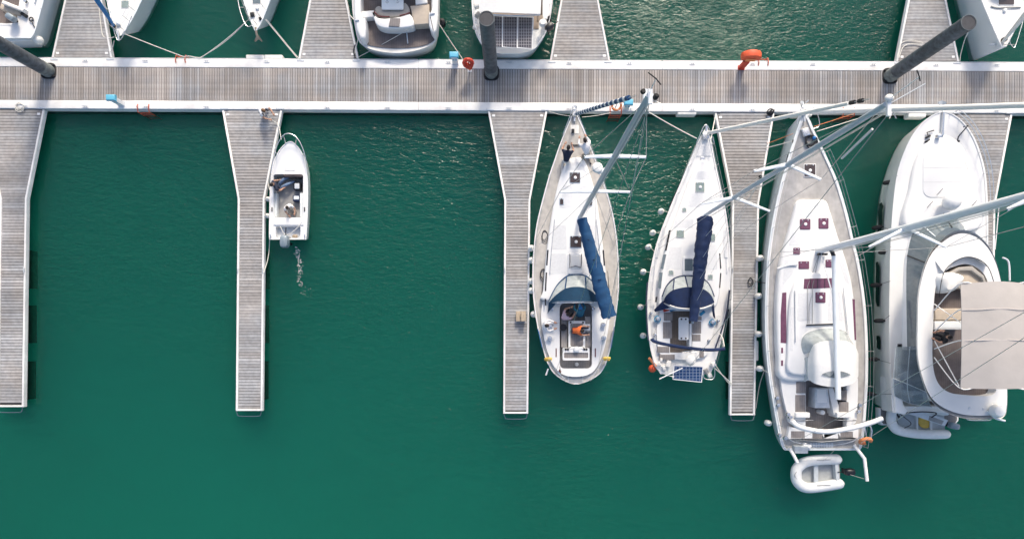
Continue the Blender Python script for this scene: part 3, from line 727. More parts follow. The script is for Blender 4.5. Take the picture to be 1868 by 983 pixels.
for x, y in ((1003, 617), (1101, 616), (1100, 592), (1003, 596)): A.winch(x, y, 1.3, .12)
for x, y in ((1007, 563), (1082, 563)): A.winch(x, y, 1.3, .09)
A.tb('mainsheet_traveller', [(1022, 588, 1.32), (1010, 590, 1.32), (1000, 592, 1.32)], .02, 'steel')
# sliding hatch and spray hood
A.pr('hatch_garage', rrect(1036, 462, 1063, 500, 3), 1.62, 1.5, 'gelcoat', .03)
A.pr('companion_slide', rrect(1041, 466, 1059, 490, 2), 1.65, 1.6, 'gelcoat_warm', .02)
for x in (1039.5, 1061): A.tb('hatch_strap', [(x, 463, 1.66), (x, 478, 1.66), (x - 1, 488, 1.66), (1050, 485, 1.67)], .016, 'black', 5)
A.hatch(1049, 324, 18, 18, 1.55); A.hatch(1050.5, 441, 20, 20, 1.55)
A.hatch(1024.5, 367.5, 6, 11, 1.55, dot=False); A.hatch(1077, 369, 6, 11, 1.55, dot=False)
for sx in (0, 1):
    for (xa, ya, xb, yb) in ((999.5, 456, 997.5, 484), (996.8, 497, 995, 531), (995, 545, 995, 557)):
        if sx: xa, xb = 2100 - xa, 2100 - xb
        A.pr('cabin_window', [(xa - 1.3, ya), (xa + 1.3, ya), (xb + 1.3, yb), (xb - 1.3, yb)], 1.556, 1.5, 'dark_glass')
    x = 991 if not sx else 1109
    A.tb('genoa_track', [(x + (10 if not sx else -10), 440, 1.17), (x, 500, 1.17), (x - (3 if not sx else -3), 545, 1.17)], .02, 'motor_black', 6)
    A.tb('grab_rail', [(1012 if not sx else 1088, 400, 1.6), (1006 if not sx else 1094, 455, 1.6), (1003 if not sx else 1097, 500, 1.6)], .018, 'steel', 6)
# spray hood: blue canvas hood with clear front panes
hood = M().patch([[(1001, 552, 1.75), (1012, 540, 2.2), (1030, 527, 2.5), (1050, 523, 2.55), (1070, 526, 2.5), (1085, 536, 2.2), (1096, 549, 1.75)],
                  [(1001, 554, 1.72), (1014, 550, 2.25), (1030, 549, 2.56), (1050, 549, 2.62), (1070, 549, 2.56), (1083, 550, 2.25), (1096, 551, 1.72)]], .03).build('spray_hood', 'teal_canvas', A.o)
bf = [(1001, 549, 1.62), (1016, 521, 1.6), (1034, 504, 1.6), (1050, 501, 1.6), (1068, 503, 1.6), (1083, 517, 1.6), (1096, 546, 1.62)]
tf = [(1002, 551, 1.74), (1013, 539, 2.18), (1031, 527, 2.47), (1050, 523.5, 2.52), (1069, 526, 2.47), (1084, 535, 2.18), (1095, 548, 1.74)]
for a, b_, c_ in ((0, 2, 'clear_vinyl'), (2, 4, 'clear_vinyl'), (4, 6, 'clear_vinyl')):
    M().patch([tf[a:b_ + 1], bf[a:b_ + 1]], .006).build('hood_pane', c_, hood)
M().tp(cr(bf, 4), .035, 6).build('hood_frame', 'blue_canvas', hood)
for k in (2, 4): M().tp([tf[k], bf[k]], .035, 6).build('hood_frame', 'blue_canvas', hood)
for sx, pts in ((0, [[(1001, 551, 1.74), (1014, 554, 1.9)], [(999, 572, 1.34), (1001, 569, 1.34)]]), (1, [[(1096, 550, 1.74), (1090, 553, 1.9)], [(1099, 560, 1.34), (1095, 559, 1.34)]])):
    M().patch(pts, .02).build('hood_wing', 'teal_canvas', hood)
M().tp(cr([(1015, 552, 2.25), (1050, 551.5, 2.66), (1083, 551, 2.25)], 5), .03, 6).build('hood_grab_bar', 'steel', hood)
# mast, boom and rigging
zA = 19.3
A.mast(1058, 396, 1.55, zA, .115, 'alu', [(7.9, -1.45, -.05, 1.45, -.05), (13.5, -1.02, -.05, 1.02, -.05)])
mc = A.mc
bm_ = M(); rows = []
bA = P(1061, 400, 2.75); bB = P(1111, 579, 2.75); dv = (bB - bA); side = Vector((dv.y, -dv.x, 0)).normalized()
n = 44; rings = []; random.seed(5); fold = [random.uniform(-1, 1) for _ in range(400)]
for i in range(n + 1):
    u = i / n; wd = .24 + .11 * math.sin(min(1, u * 1.25) * math.pi * .55); hh = .34 - .1 * u + .025 * fold[i]; ce = bA + dv * u
    rings.append([ce + side * (wd * math.cos(q) * (1 + .09 * fold[(i // 2) * 7 % 97 + int(q * 2)] + .04 * math.sin(i * 1.7 + q * 3))) + Vector((0, 0, .08 + hh * math.sin(q))) for q in [2 * math.pi * j / 18 for j in range(18)]])
cov = M().loft(rings).build('sail_cover', 'blue_canvas', A.o)
M().tube([bA - dv * .01, bB + dv * .015], .07, 8).build('boom', 'alu', A.o)
for u in (.22, .42, .62): 
    ce = bA + dv * u; M().tube([ce + side * .3 + Vector((0, 0, .1)), ce + Vector((0, 0, .44)), ce - side * .3 + Vector((0, 0, .1))], .02, 5).build('cover_tie', 'navy_canvas', cov)
M().tube([Vector((mc.x, mc.y, 8)), bA + dv * .5 + Vector((0, 0, .42))], .008, 5).build('lazy_jack', 'rope_white', A.o)
M().tube([Vector((mc.x, mc.y, zA - .2)), bB + Vector((0, 0, .1))], .007, 5).build('topping_lift', 'rope_white', A.o)
bow = P(1048, 209, 1.6); hd = Vector((mc.x - .25, mc.y + .28, zA - .9))
sa = M(); k = 24; sa.tube([bow.lerp(hd, .03 + .93 * i / k) for i in range(k + 1)], [.05] + [.095 - .03 * i / k for i in range(k)], 10); sa.build('furled_headsail', 'striped_sail', A.o)
A.wire('forestay', bow, hd + (hd - bow) * .02, .012)
M().lathe(bow - Vector((0, 0, .1)), [(.12, 0), (.14, .05), (.14, .15), (.1, .2)], 14).build('furler_drum', 'steel', A.o)
lo, up = 7.98, 13.58
for sd_, dx in ((-1, 1), (1, 1)):
    ch = A.edge(sd_, .47, .12); s1 = Vector((mc.x + sd_ * 1.45, mc.y - .05, lo)); s2 = Vector((mc.x + sd_ * 1.02, mc.y - .05, up)); top = Vector((mc.x, mc.y, zA - .4))
    for a, b_ in ((ch, s1), (s1, s2), (s2, top)): A.wire('shroud', a, b_, .011)
    A.wire('shroud', A.edge(sd_, .49, .2), Vector((mc.x, mc.y, lo - .2)), .010); A.wire('shroud', s1, Vector((mc.x, mc.y, up - .2)), .008)
    A.wire('backstay', P(1050 + sd_ * 38, 684, 1.3), Vector((mc.x, mc.y - .2, zA - .1)), .009)
for k in range(4): A.wire('halyard', Vector((mc.x - .1 + .07 * k, mc.y - .16, 2.0)), Vector((mc.x - .08 + .05 * k, mc.y - .13, zA - .5)), .008, 'rope_grey' if k % 2 else 'rope_white')
mh = M().box((mc.x, mc.y - .05, zA), .1, .36, .07).build('masthead_crane', 'alu_white', A.mastobj)
M().tube([(mc.x, mc.y + .1, zA + .1), (mc.x + .0, mc.y + .12, zA + .75)], .012, 5).build('antenna', 'white_paint', A.mastobj)
M().tube([(mc.x - .2, mc.y + .25, zA + .8), (mc.x, mc.y + .12, zA + .75), (mc.x + .12, mc.y, zA + .7)], .016, 5).build('wind_vane', 'black', A.mastobj)
M().tube([(mc.x, mc.y - .1, zA + .02), (mc.x + .45, mc.y - .3, zA + .02)], .01, 5).build('wind_arm', 'wire', A.mastobj)
M().lathe((mc.x + .14, mc.y - .05, zA - .05), [(.06, 0), (.07, .05), (.07, .14), (.03, .2)], 12).build('mast_light', 'black', A.mastobj)
M().lathe((mc.x - .16, mc.y + .1, zA - .1), [(.05, 0), (.07, .06), (.05, .14)], 12).build('halyard_block', 'black', A.mastobj)
M().box((mc.x - .0, mc.y + .2, zA - .65), .1, .3, .1).build('stay_bracket', 'alu_white', A.mastobj)
M().lathe((mc.x - .28, mc.y + .2, 11.0), [(.1, 0), (.18, .03), (.2, .08), (.17, .16), (.08, .2)], 18).build('radar_dome', 'white_paint', A.mastobj)
M().box((mc.x - .12, mc.y + .1, 10.95), .3, .12, .06, .5).build('radar_bracket', 'alu_white', A.mastobj)
# deck fittings
for sd_ in (-1, 1):
    A.lifelines(sd_, .16, .9, 8)
pulpit(A, [(1027, 245, 1.95), (1036, 222, 2.05), (1044, 202, 2.1), (1050, 200, 2.1), (1060, 222, 2.05), (1070, 247, 1.95)], [((1027, 245, 1.95), (1030, 243, 1.4)), ((1070, 247, 1.95), (1067, 245, 1.4)), ((1040, 212, 2.08), (1041, 215, 1.45)), ((1055, 212, 2.08), (1054, 215, 1.45))])
pulpit(A, [(1003, 655, 1.9), (1016, 678, 1.9), (1030, 690, 1.9)], [((1003, 655, 1.9), (1004, 657, 1.15)), ((1016, 678, 1.9), (1016, 679, 1.15)), ((1030, 690, 1.9), (1030, 691, 1.15))])
pulpit(A, [(1072, 690, 1.9), (1087, 678, 1.9), (1100, 655, 1.9)], [((1072, 690, 1.9), (1072, 691, 1.15)), ((1087, 678, 1.9), (1087, 679, 1.15)), ((1100, 655, 1.9), (1100, 657, 1.15))])
A.tb('anchor_roller', [(1048, 222, 1.52), (1048, 196, 1.5)], .06, 'steel', 8); M().patch([[(1043, 194, 1.5), (1048, 192, 1.42), (1053, 194, 1.5)], [(1044, 202, 1.4), (1048, 204, 1.35), (1052, 202, 1.4)]], .03).build('anchor', 'galvanised', A.o)
A.pr('anchor_locker', rrect(1041, 228, 1056, 244, 2), A.deckz(236) + .012, A.deckz(236) - .02, 'gelcoat_warm'); M().box(P(1045, 240, A.deckz(240)), .14, .2, .12, 0, .02).build('windlass', 'motor_black', A.o)
A.tb('deck_bar', [(1042, 265, A.deckz(265) + .05), (1060, 265, A.deckz(265) + .05)], .03, 'motor_black')
for (x, y) in ((1000.5, 655), (1107, 654)):
    c = P(x, y, 1.55); M().torus(c, .15, .075, 14, 8, Matrix.Rotation(math.radians(75), 3, 'X') @ Matrix.Rotation(.6, 3, 'Z'), .8).build('horseshoe_buoy', 'yellow', A.o)
A.tb('flagstaff', [(1024, 688, 1.2), (1021, 668, 2.3)], .014, 'pale_wood'); M().patch([[(1021.5, 672, 2.1), (1019, 676, 1.75)], [(1024, 677, 1.8), (1023, 683, 1.5)]], .01).build('flag', 'orange_red', A.o)
M().patch([[(1019.3, 675, 1.8), (1018, 679, 1.6)], [(1023, 682, 1.55), (1022, 686, 1.4)]], .01).build('flag_hoist', 'white_paint', A.o)
for sd_, xs in ((-1, ((982, 600), (990, 634))), (1, ((1120, 596), (1114, 634)))):
    (xa, ya), (xb, yb) = xs; M().patch([[(xa, ya, 1.2), (xb, yb, 1.2)], [(xa + sd_ * 1.5, ya, 1.72), (xb + sd_ * 1.5, yb, 1.72)]], .02).build('weather_cloth', 'bright_blue', A.o)
A.tb('boarding_pole', [(1000, 672, 1.3), (996, 684, 1.3)], .04, 'white_paint')
M().box(P(1071, 597, 1.32), .3, .34, .04, 0, .01).build('chart_case', 'white_paint', A.o)
for x, y, z, R_, l in ((993, 432, 1.2, .17, 'dark rope coil on the left side deck by the boom foot'), (990, 501, 1.2, .16, 'dark rope coil on the left side deck near the blue spray hood')):
    coil(x, y, z, R_, 'rope_dark', l, 3, .013, sy=2.0)
for i, (x, y) in enumerate(((969.5, 453), (969.5, 475), (969.5, 513), (969.5, 530), (973.5, 573))):
    A.fender(x, y, 'white fender between blue covered sailboat and stepped finger pontoon, %s from the bow' % ORD[i], .75, .17, .58)
M().lathe(P(1027, 597, 1.12), [(.12, 0), (.17, .08), (.18, .22), (.14, .3), (.06, .32)], 14).build('bag', 'rope_dark', org=P(1027, 597, 1.12))
tag(bpy.data.objects['bag'], 'round dark bag on the left cockpit bench of the blue covered sailboat', 'bag')

# ------------------------------------------------------------------ navy covered sailboat
stB = [(234, 1286.5, 1291), (247, 1280, 1295), (261, 1272.5, 1298.5), (286, 1261.5, 1303), (312, 1250.5, 1308.5), (337, 1240, 1314), (362, 1229, 1319.5), (388, 1218.5, 1324.5), (426, 1203.5, 1329.5), (459, 1193.5, 1332),
       (497, 1185.5, 1333), (525, 1182, 1332), (554, 1180.5, 1329), (597, 1182, 1321), (625, 1184.5, 1314.5), (651, 1190, 1307.5), (668, 1196.5, 1302), (682, 1205, 1296)]
wellB = [(1223, 566), (1263, 566), (1263, 643), (1222, 643)]
B = Boat('sailing_yacht', 'white sailboat with navy boom cover, navy spray hood and blue solar panel aft', 'sailboat', stB, 1.15, .3, .82, deckmat='gelcoat', holes=[wellB], group='moored sailing yachts')
B.well('cockpit', wellB, 1.118, .72, solemat='teak_brown')
rfB = cr([(1283, 290), (1297, 302), (1305, 340), (1311, 390), (1315, 440), (1316, 500), (1312, 545), (1300, 562), (1250, 565), (1207, 562), (1202, 545), (1206, 500), (1217, 440), (1235, 390), (1253, 340), (1270, 302)], 4, True)
B.pr('coachroof', rfB, 1.52, 1.08, 'gelcoat', .12)
cB = cr([(1205, 563), (1199, 590), (1199, 620), (1207, 648), (1250, 656), (1288, 648), (1297, 620), (1304, 590), (1307, 563)], 4)
M().ring(cB, [[(1223, 567), (1263, 567), (1263, 643), (1222, 643)]], 1.27, 1.08).build('coaming', 'gelcoat', B.o)
for pts in (rect(1211, 570, 1227, 585), rect(1209.5, 587, 1226, 617), rect(1264, 577, 1280, 584), rect(1263.5, 586, 1279, 608), rect(1263, 610, 1278, 622), rect(1199.5, 632, 1221, 643), rect(1203, 646.5, 1231, 656), rect(1276, 640, 1284, 652)):
    B.pr('seat_panel', pts, 1.285, 1.2, 'teak_grey', .006)
tb_ = B.pr('table', rrect(1238, 578.5, 1256.5, 620, 3), 1.4, 1.34, 'gelcoat', .015)
B.tb('table_leg', [(1247, 599, 1.35), (1247, 599, .73)], .05, 'steel')
for x, y in ((1243, 582), (1251, 582), (1243, 617), (1251, 617)): M().lathe(P(x, y, 1.4), [(.045, 0), (.045, .012)], 10).build('cup_holder', 'black', tb_)
B.pr('pedestal_rail', rrect(1257.5, 590, 1262, 632, 1.5), 1.35, .73, 'galvanised', .02)
M().ell(P(1260, 657, 1.5), .26, .26, .14, 18, 8).build('round_cushion', 'white_canvas', B.o)
c = P(1258, 642, 1.5); R = Matrix.Rotation(math.radians(80), 3, 'X'); wh = M().torus(c, .42, .014, 26, 6, R).build('wheel', 'steel', B.o)
for q in range(3):
    a = R @ Vector((.42 * math.cos(q * math.pi / 3), .42 * math.sin(q * math.pi / 3), 0)); M().tube([c - a, c + a], .008, 5).build('spoke', 'steel', wh)
for x, y in ((1199, 581), (1299, 587)):
    B.winch(x, y, 1.27, .1); coil(x - 1, y + 1, 1.3, .17, 'rope_blue', 'turquoise rope coil round the %s cockpit winch of the navy covered sailboat' % ('left' if x < 1250 else 'right'), 3, .016)
for x, y in ((1194, 610), (1292, 621), (1187, 571), (1309, 585)): B.winch(x, y, 1.2, .07)
hoodB = M().patch([[(1210, 551, 1.75), (1215, 540, 2.1), (1228, 529, 2.4), (1255, 523.5, 2.52), (1282, 527, 2.4), (1296, 537, 2.1), (1303, 550, 1.75)],
                   [(1211, 552, 1.72), (1222, 556, 2.15), (1236, 560, 2.42), (1258, 562, 2.52), (1280, 561, 2.42), (1292, 557, 2.15), (1303, 552, 1.72)]], .03).build('spray_hood', 'navy_canvas', B.o)
bf = [(1208, 541, 1.6), (1216, 522, 1.6), (1230, 508, 1.58), (1250, 503, 1.58), (1277, 506, 1.58), (1293, 518, 1.6), (1303, 541, 1.62)]
tf = [(1210, 549, 1.74), (1216, 539, 2.08), (1228, 529, 2.37), (1255, 524, 2.49), (1282, 527, 2.37), (1295, 536, 2.08), (1303, 549, 1.74)]
for a in (0, 2, 4): M().patch([tf[a:a + 3], bf[a:a + 3]], .006).build('hood_pane', 'clear_vinyl', hoodB)
M().tp(cr(bf, 4), .035, 6).build('hood_frame', 'navy_canvas', hoodB)
for k in (2, 3): M().tp([tf[k], bf[k]], .03, 6).build('hood_frame', 'navy_canvas', hoodB)
M().tp(cr([(1222, 557, 2.17), (1236, 561.5, 2.44), (1258, 563.5, 2.54), (1280, 562.5, 2.44), (1297, 557, 2.1)], 4), .04, 8).build('hood_grab_bar', 'gelcoat_warm', hoodB)
for pts in ([[(1210, 548, 1.76), (1212, 557, 1.8)], [(1193, 565, 1.32), (1195, 568, 1.32)]], [[(1210, 553, 1.8), (1223, 561, 1.95)], [(1193, 565, 1.34), (1195, 569, 1.34)]], [[(1302, 553, 1.76), (1298, 560, 1.9)], [(1305, 582, 1.32), (1301, 577, 1.32)]]):
    M().patch(pts, .02).build('hood_wing', 'navy_canvas', hoodB)
for k, (x, y) in enumerate(((1215, 565), (1227, 564))): M().box(P(x, y, 1.28), .3, .16, .08, .3, .02).build('folded_line', ('orange_red', 'rope_blue')[k], B.o)
M().box(P(1281, 571, 1.28), .3, .14, .06, .7, .02).build('folded_line', 'rope_blue', B.o)
B.pr('companion_slide', rrect(1246, 468, 1267, 502, 2), 1.6, 1.5, 'gelcoat', .02); B.pr('slide_glass', rrect(1249, 472, 1264, 494, 1.5), 1.606, 1.59, 'grey_glass')
B.hatch(1277, 341.5, 16, 17, 1.52, 'green_glass', 'gelcoat_warm'); B.hatch(1248.5, 382.5, 7, 7, 1.52, 'green_glass', 'gelcoat_warm', False)
B.hatch(1241, 426.5, 13, 13, 1.52, 'green_glass', 'gelcoat_warm', False); B.hatch(1300, 433, 9, 13, 1.52, 'green_glass', 'gelcoat_warm', False)
B.hatch(1224.5, 497, 8, 8, 1.52, 'green_glass', 'gelcoat_warm', False); B.hatch(1296, 505, 8, 8, 1.52, 'green_glass', 'gelcoat_warm', False)
for pts in (((1250.5, 314), (1221, 378)),):
    (xa, ya), (xb, yb) = pts; B.tb('sheer_track', [(xa, ya, 1.3), (xb, yb, 1.2)], .035, 'motor_black', 6)
for xa, ya, xb, yb, hw in ((1222, 420, 1214.5, 457, 1.6), (1213, 464, 1207.5, 490, 2.6), (1206, 497, 1203, 525, 2.8), (1198, 541, 1196.5, 551, 1.5), (1313, 462, 1315, 490, 1), (1315, 498, 1313, 525, 1)):
    B.pr('cabin_window', [(xa - hw, ya), (xa + hw, ya), (xb + hw, yb), (xb - hw, yb)], 1.528, 1.45, 'dark_glass' if hw < 2 else 'grey_glass')
B.tb('boom_track', [(1199, 440, 1.2), (1194, 480, 1.18), (1190, 530, 1.16)], .02, 'steel'); B.tb('boom_track', [(1324, 450, 1.2), (1325, 500, 1.18)], .02, 'steel')
for pts in (((1180.5, 514), (1178.5, 560), (1181.5, 615), (1184, 622)), ((1332, 529), (1325, 577), (1307, 632), (1305, 636))):
    sd_ = -1 if pts[0][0] < 1250 else 1
    rows = [[(x + (2 if sd_ < 0 else -2.5), y, 1.2) for x, y in pts], [(x + sd_ * .5, y, 1.75) for x, y in pts]]
    M().patch(rows, .025).build('weather_cloth', 'navy_canvas', B.o)
B.tb('folded_bimini', [(1189, 618, 2.25), (1193, 622, 2.3), (1210, 627, 2.35), (1245, 633, 2.4), (1290, 638, 2.4), (1322, 636, 2.35)], .085, 'navy_canvas', 8, smooth=4)
for x, y, xb, yb in ((1191, 619, 1196, 600), (1320, 636, 1311, 610)): B.tb('bimini_hoop', [(x, y, 2.25), (xb, yb, 1.25)], .016, 'steel')
sp_ = M().prism([(1229, 665.5), (1283, 668), (1280.5, 697.5), (1227, 692)], 1.75, 1.7).build('solar_panel', 'white_paint', B.o)
M().prism([(1230.5, 667), (1281.5, 669.4), (1279.2, 695.9), (1228.5, 690.6)], 1.756, 1.74).build('cell_sheet', 'solar_blue', sp_)
for x, y in ((1232, 668), (1278, 694)): B.tb('panel_post', [(x, y, 1.7), (x, y - 4, 1.12)], .016, 'steel')
B.tb('boat_hook', [(1203, 691, 1.95), (1245, 671, 1.95)], .03, 'white_paint')
pulpit(B, [(1190, 655, 1.85), (1198, 672, 1.85), (1216, 684, 1.85), (1230, 687, 1.85)], [((1198, 672, 1.85), (1199, 671, 1.12)), ((1216, 684, 1.85), (1217, 681, 1.12))])
pulpit(B, [(1305, 655, 1.85), (1304, 670, 1.85), (1302, 690, 1.85), (1285, 690, 1.85), (1284, 678, 1.85)], [((1302, 690, 1.85), (1296, 680, 1.12)), ((1285, 690, 1.85), (1282, 680, 1.12)), ((1304, 670, 1.85), (1299, 672, 1.12))])
for x, y in ((1287, 676), (1293, 684), (1300, 664)): M().box(P(x, y, 1.2), .2, .22, .25, .4, .03).build('stern_gear', 'grey_cushion' if x < 1290 else 'gelcoat_warm', B.o)
for x, y, r_ in ((1199, 664, .2), (1210, 671, .16), (1218, 663, .22), (1205, 656, .12)): M().box(P(x, y, 1.12), r_ * 1.5, r_, .2, x * .7, .03).build('stern_gear', 'gelcoat_warm', B.o)
M().tube([P(1184, 653, 1.6), P(1190, 660, 1.5), P(1196, 668, 1.4)], .07, 8).build('danbuoy', 'orange_pale', B.o)
s_ = thing('mooring_buoy', 'orange ball buoy hung at the stern of the navy covered sailboat', 'buoy', P(1190, 672, .75)); M().ell(P(1190, 672, .95), .2, .2, .22, 16, 10).build('ball', 'orange', s_); M().tube([P(1190, 672, 1.15), P(1193, 662, 1.6)], .02, 6).build('lanyard', 'orange_red', s_)
zB = 18.3
B.mast(1287, 392, 1.52, zB, .115, 'alu', [(6.0, -1.5, -.3, 1.55, -.62), (11.9, -1.23, -.25, 1.13, -.55)])
mc = B.mc
bA = P(1286.5, 397, 2.75); bB = P(1263.5, 586, 2.75); dv = bB - bA; side = Vector((dv.y, -dv.x, 0)).normalized(); n = 44; rings = []
for i in range(n + 1):
    u = i / n; wd = .38 - .17 * u + (.0 if i else -.12); hh = .45 - .22 * u + .03 * fold[i + 60]; ce = bA + dv * u
    rings.append([ce + side * (wd * math.cos(q) * (1 + .10 * fold[(i // 2) * 11 % 97 + 20 + int(q * 2)] + .05 * math.sin(i * 1.9 + q * 3))) + Vector((0, 0, .08 + hh * math.sin(q))) for q in [2 * math.pi * j / 18 for j in range(18)]])
cov = M().loft(rings).build('sail_cover', 'navy_canvas', B.o)
M().tube([bA - dv * .01, bB + dv * .02], .065, 8).build('boom', 'alu', B.o)
for u in (.2, .4, .6, .8): M().tube([Vector((mc.x, mc.y, 7.5)) if u < .5 else Vector((mc.x, mc.y, 9)), bA + dv * u + Vector((0, 0, .36))], .007, 5).build('lazy_jack', 'rope_white', B.o)
bow = P(1292, 243, 1.5); hd = Vector((mc.x - .2, mc.y + .3, zB - .5)); k = 20
M().tube([bow.lerp(hd, .01 + .92 * i / k) for i in range(k + 1)], [.06] + [.09 - .035 * i / k for i in range(k)], 10).build('furled_headsail', 'white_canvas', B.o)
B.wire('forestay', bow, hd, .014); M().tube([bow.lerp(hd, .935), bow.lerp(hd, .95)], .06, 8).build('halyard_swivel', 'black', B.o); M().tube([bow.lerp(hd, .965), bow.lerp(hd, .978)], .06, 8).build('halyard_swivel', 'black', B.o)
M().lathe(bow - Vector((0, 0, .12)), [(.1, 0), (.13, .05), (.13, .14), (.08, .2)], 14).build('furler_drum', 'steel', B.o)
M().box((mc.x + .02, mc.y - .12, zB), .1, .42, .09).build('masthead_crane', 'white_paint', B.mastobj)
M().ell((mc.x + .0, mc.y + .12, zB + .12), .12, .1, .08, 10, 6).build('mast_light', 'gelcoat_warm', B.mastobj)
M().tube([(mc.x + .03, mc.y + .12, zB + .1), (mc.x + .07, mc.y + .22, zB + 1.3)], .012, 5).build('antenna', 'white_paint', B.mastobj)
M().tube([(mc.x - .02, mc.y + .36, zB + 1.35), (mc.x + .07, mc.y + .22, zB + 1.3), (mc.x + .1, mc.y + .12, zB + 1.28)], .015, 5).build('wind_vane', 'black', B.mastobj)
M().tube([(mc.x + .06, mc.y, zB + .1), (mc.x + .7, mc.y + .35, zB + .5)], .014, 5).build('wind_arm', 'white_paint', B.mastobj)
for k_ in (0, 1): M().tube([(mc.x + .05, mc.y - .1, zB), (mc.x + .2, mc.y - .15, zB - .1), (mc.x + (.12, .3)[k_], mc.y - .35, zB - .1)], .014, 5).build('crane_arm', 'wire', B.mastobj)
for sd_, s1o, s2o in ((-1, (-1.5, -.3), (-1.23, -.25)), (1, (1.55, -.62), (1.13, -.55))):
    ch = B.edge(sd_, .5, .12); s1 = Vector((mc.x + s1o[0], mc.y + s1o[1], 6.08)); s2 = Vector((mc.x + s2o[0], mc.y + s2o[1], 11.98)); top = Vector((mc.x, mc.y, zB - .3))
    for a, b_ in ((ch, s1), (s1, s2), (s2, top)): B.wire('shroud', a, b_, .011)
    B.wire('shroud', B.edge(sd_, .52, .2), Vector((mc.x, mc.y, 5.9)), .010); B.wire('shroud', s1, Vector((mc.x, mc.y, 11.7)), .008)
B.wire('backstay', P(1246, 684, 1.3), Vector((mc.x, mc.y - .3, zB)), .012)
for k in range(3): B.wire('halyard', Vector((mc.x + .05 + .05 * k, mc.y - .15, 2.0)), Vector((mc.x + .08 + .04 * k, mc.y - .13, zB - .2)), .008, 'rope_white')
M().tube([Vector((mc.x + .15, mc.y - .35, zB - 1.0)), Vector((mc.x + .08, mc.y - .75, zB - 2.6))], .032, 8).build('rolled_pennant', 'gelcoat_warm', B.o)
M().lathe((mc.x - .1, mc.y + .12, 9.4), [(.05, 0), (.07, .08), (.04, .16)], 10).build('deck_light', 'black', B.mastobj)
for sd_ in (-1, 1): B.lifelines(sd_, .1, .93, 8)
pulpit(B, [(1270, 262, 1.95), (1276, 248, 2.0), (1284, 231, 2.02), (1290, 229, 2.02), (1297, 243, 2.0), (1303, 262, 1.95)], [((1270, 262, 1.95), (1274, 262, 1.35)), ((1303, 262, 1.95), (1298, 262, 1.35)), ((1281, 238, 2.0), (1284, 242, 1.4)), ((1295, 238, 2.0), (1292, 242, 1.4))])
B.tb('anchor_roller', [(1288, 256, 1.42), (1288.5, 230, 1.45)], .07, 'steel', 8); M().box(P(1286, 249, 1.42), .3, .35, .15, .2, .04).build('windlass', 'steel', B.o); M().box(P(1281, 290, B.deckz(290)), .2, .2, .08, 0, .02).build('deck_fitting', 'steel', B.o)
for i, (x, y) in enumerate(((1205.5, 386), (1190.5, 425), (1182.5, 451), (1173, 496), (1168.5, 560), (1173, 612))):
    B.fender(x, y, 'white fender on open water side of the navy covered sailboat, %s from the bow' % ORD[i], .72, .155, .56)

# anti-slip panels set into the white decks
for b_, z, quads in ((A, 1.55, ([(1035, 296), (1062, 296), (1072, 318), (1062, 311), (1037, 311), (1029, 318)], [(1027, 338), (1046, 338), (1046, 380), (1020, 380)], [(1054, 338), (1073, 338), (1080, 380), (1054, 380)], [(1010, 410), (1034, 410), (1034, 455), (1005, 455)], [(1068, 410), (1091, 410), (1095, 455), (1068, 455)], [(1004, 462), (1033, 462), (1033, 500), (1000, 500)], [(1067, 462), (1096, 462), (1100, 500), (1067, 500)])),
                     (B, 1.52, ([(1272, 312), (1292, 312), (1297, 328), (1265, 328)], [(1258, 352), (1299, 352), (1302, 378), (1254, 378)], [(1222, 450), (1244, 450), (1243, 492), (1213, 492)], [(1285, 446), (1308, 446), (1309, 492), (1282, 492)], [(1232, 400), (1266, 400), (1264, 416), (1227, 416)]))):
    for q in quads: M().prism(offs(q, .6), z + .006, z - .02).build('antislip_panel', 'panel_grey', b_.o)
for q in ([(1216, 400), (1222, 392), (1206, 452), (1200, 470), (1196, 470), (1204, 436)], [(1186, 512), (1192, 512), (1191, 560), (1185, 560)], [(1186, 575), (1194, 575), (1196, 612), (1188, 612)], [(1318, 400), (1324, 404), (1328, 470), (1322, 470)], [(1304, 575), (1316, 575), (1309, 610), (1300, 610)], [(1282, 262), (1292, 262), (1298, 285), (1270, 285)]):
    z = B.deckz(sum(y for _, y in q) / len(q)); M().prism(q, z + .012, z - .02).build('antislip_panel', 'panel_grey', B.o)
# ------------------------------------------------------------------ largest sailboat
stC = [(206, 1463.5, 1470.5), (222, 1459, 1479), (239, 1453, 1486), (266, 1444, 1499), (300, 1434, 1515), (335, 1424, 1530), (390, 1411.5, 1546.5), (439, 1403.5, 1557.5), (473, 1399.5, 1566.5), (526, 1396.5, 1575.5), (579, 1395.5, 1581),
       (632, 1397, 1583.5), (680, 1401.5, 1583.5), (713, 1406.5, 1582.5), (766, 1415.5, 1579), (795, 1421, 1576), (816, 1427, 1572), (821, 1432, 1567)]
wellC = rrect(1469, 692, 1545, 790, 5)
C_ = Boat('sailing_yacht', 'largest white sailboat with grey teak decks, purple hatches and a stern dinghy', 'sailboat', stC, 1.45, .4, .84, deckmat='teak_silver', holes=[wellC], hullmat='gelcoat_cool', group='moored sailing yachts', rim=.1)
C_.well('cockpit', wellC, 1.41, .95, solemat='teak_grey')
for sd_ in (-1, 1):
    M().tube([C_.edge(sd_, t_, .12) + Vector((0, 0, .0)) for t_ in [.02 + .95 * i / 30 for i in range(31)]], .045, 6, .8).build('toe_rail', 'gelcoat', C_.o)
rfC = cr([(1457, 365), (1481, 363), (1507, 365), (1516, 385), (1530, 430), (1546, 478), (1557, 525), (1563, 590), (1564, 650), (1560, 692), (1490, 694), (1427, 692), (1420, 650), (1417, 590), (1418, 535), (1424, 478), (1437, 430), (1449, 385)], 4, True)
C_.pr('coachroof', rfC, 1.9, 1.36, 'gelcoat', .16)
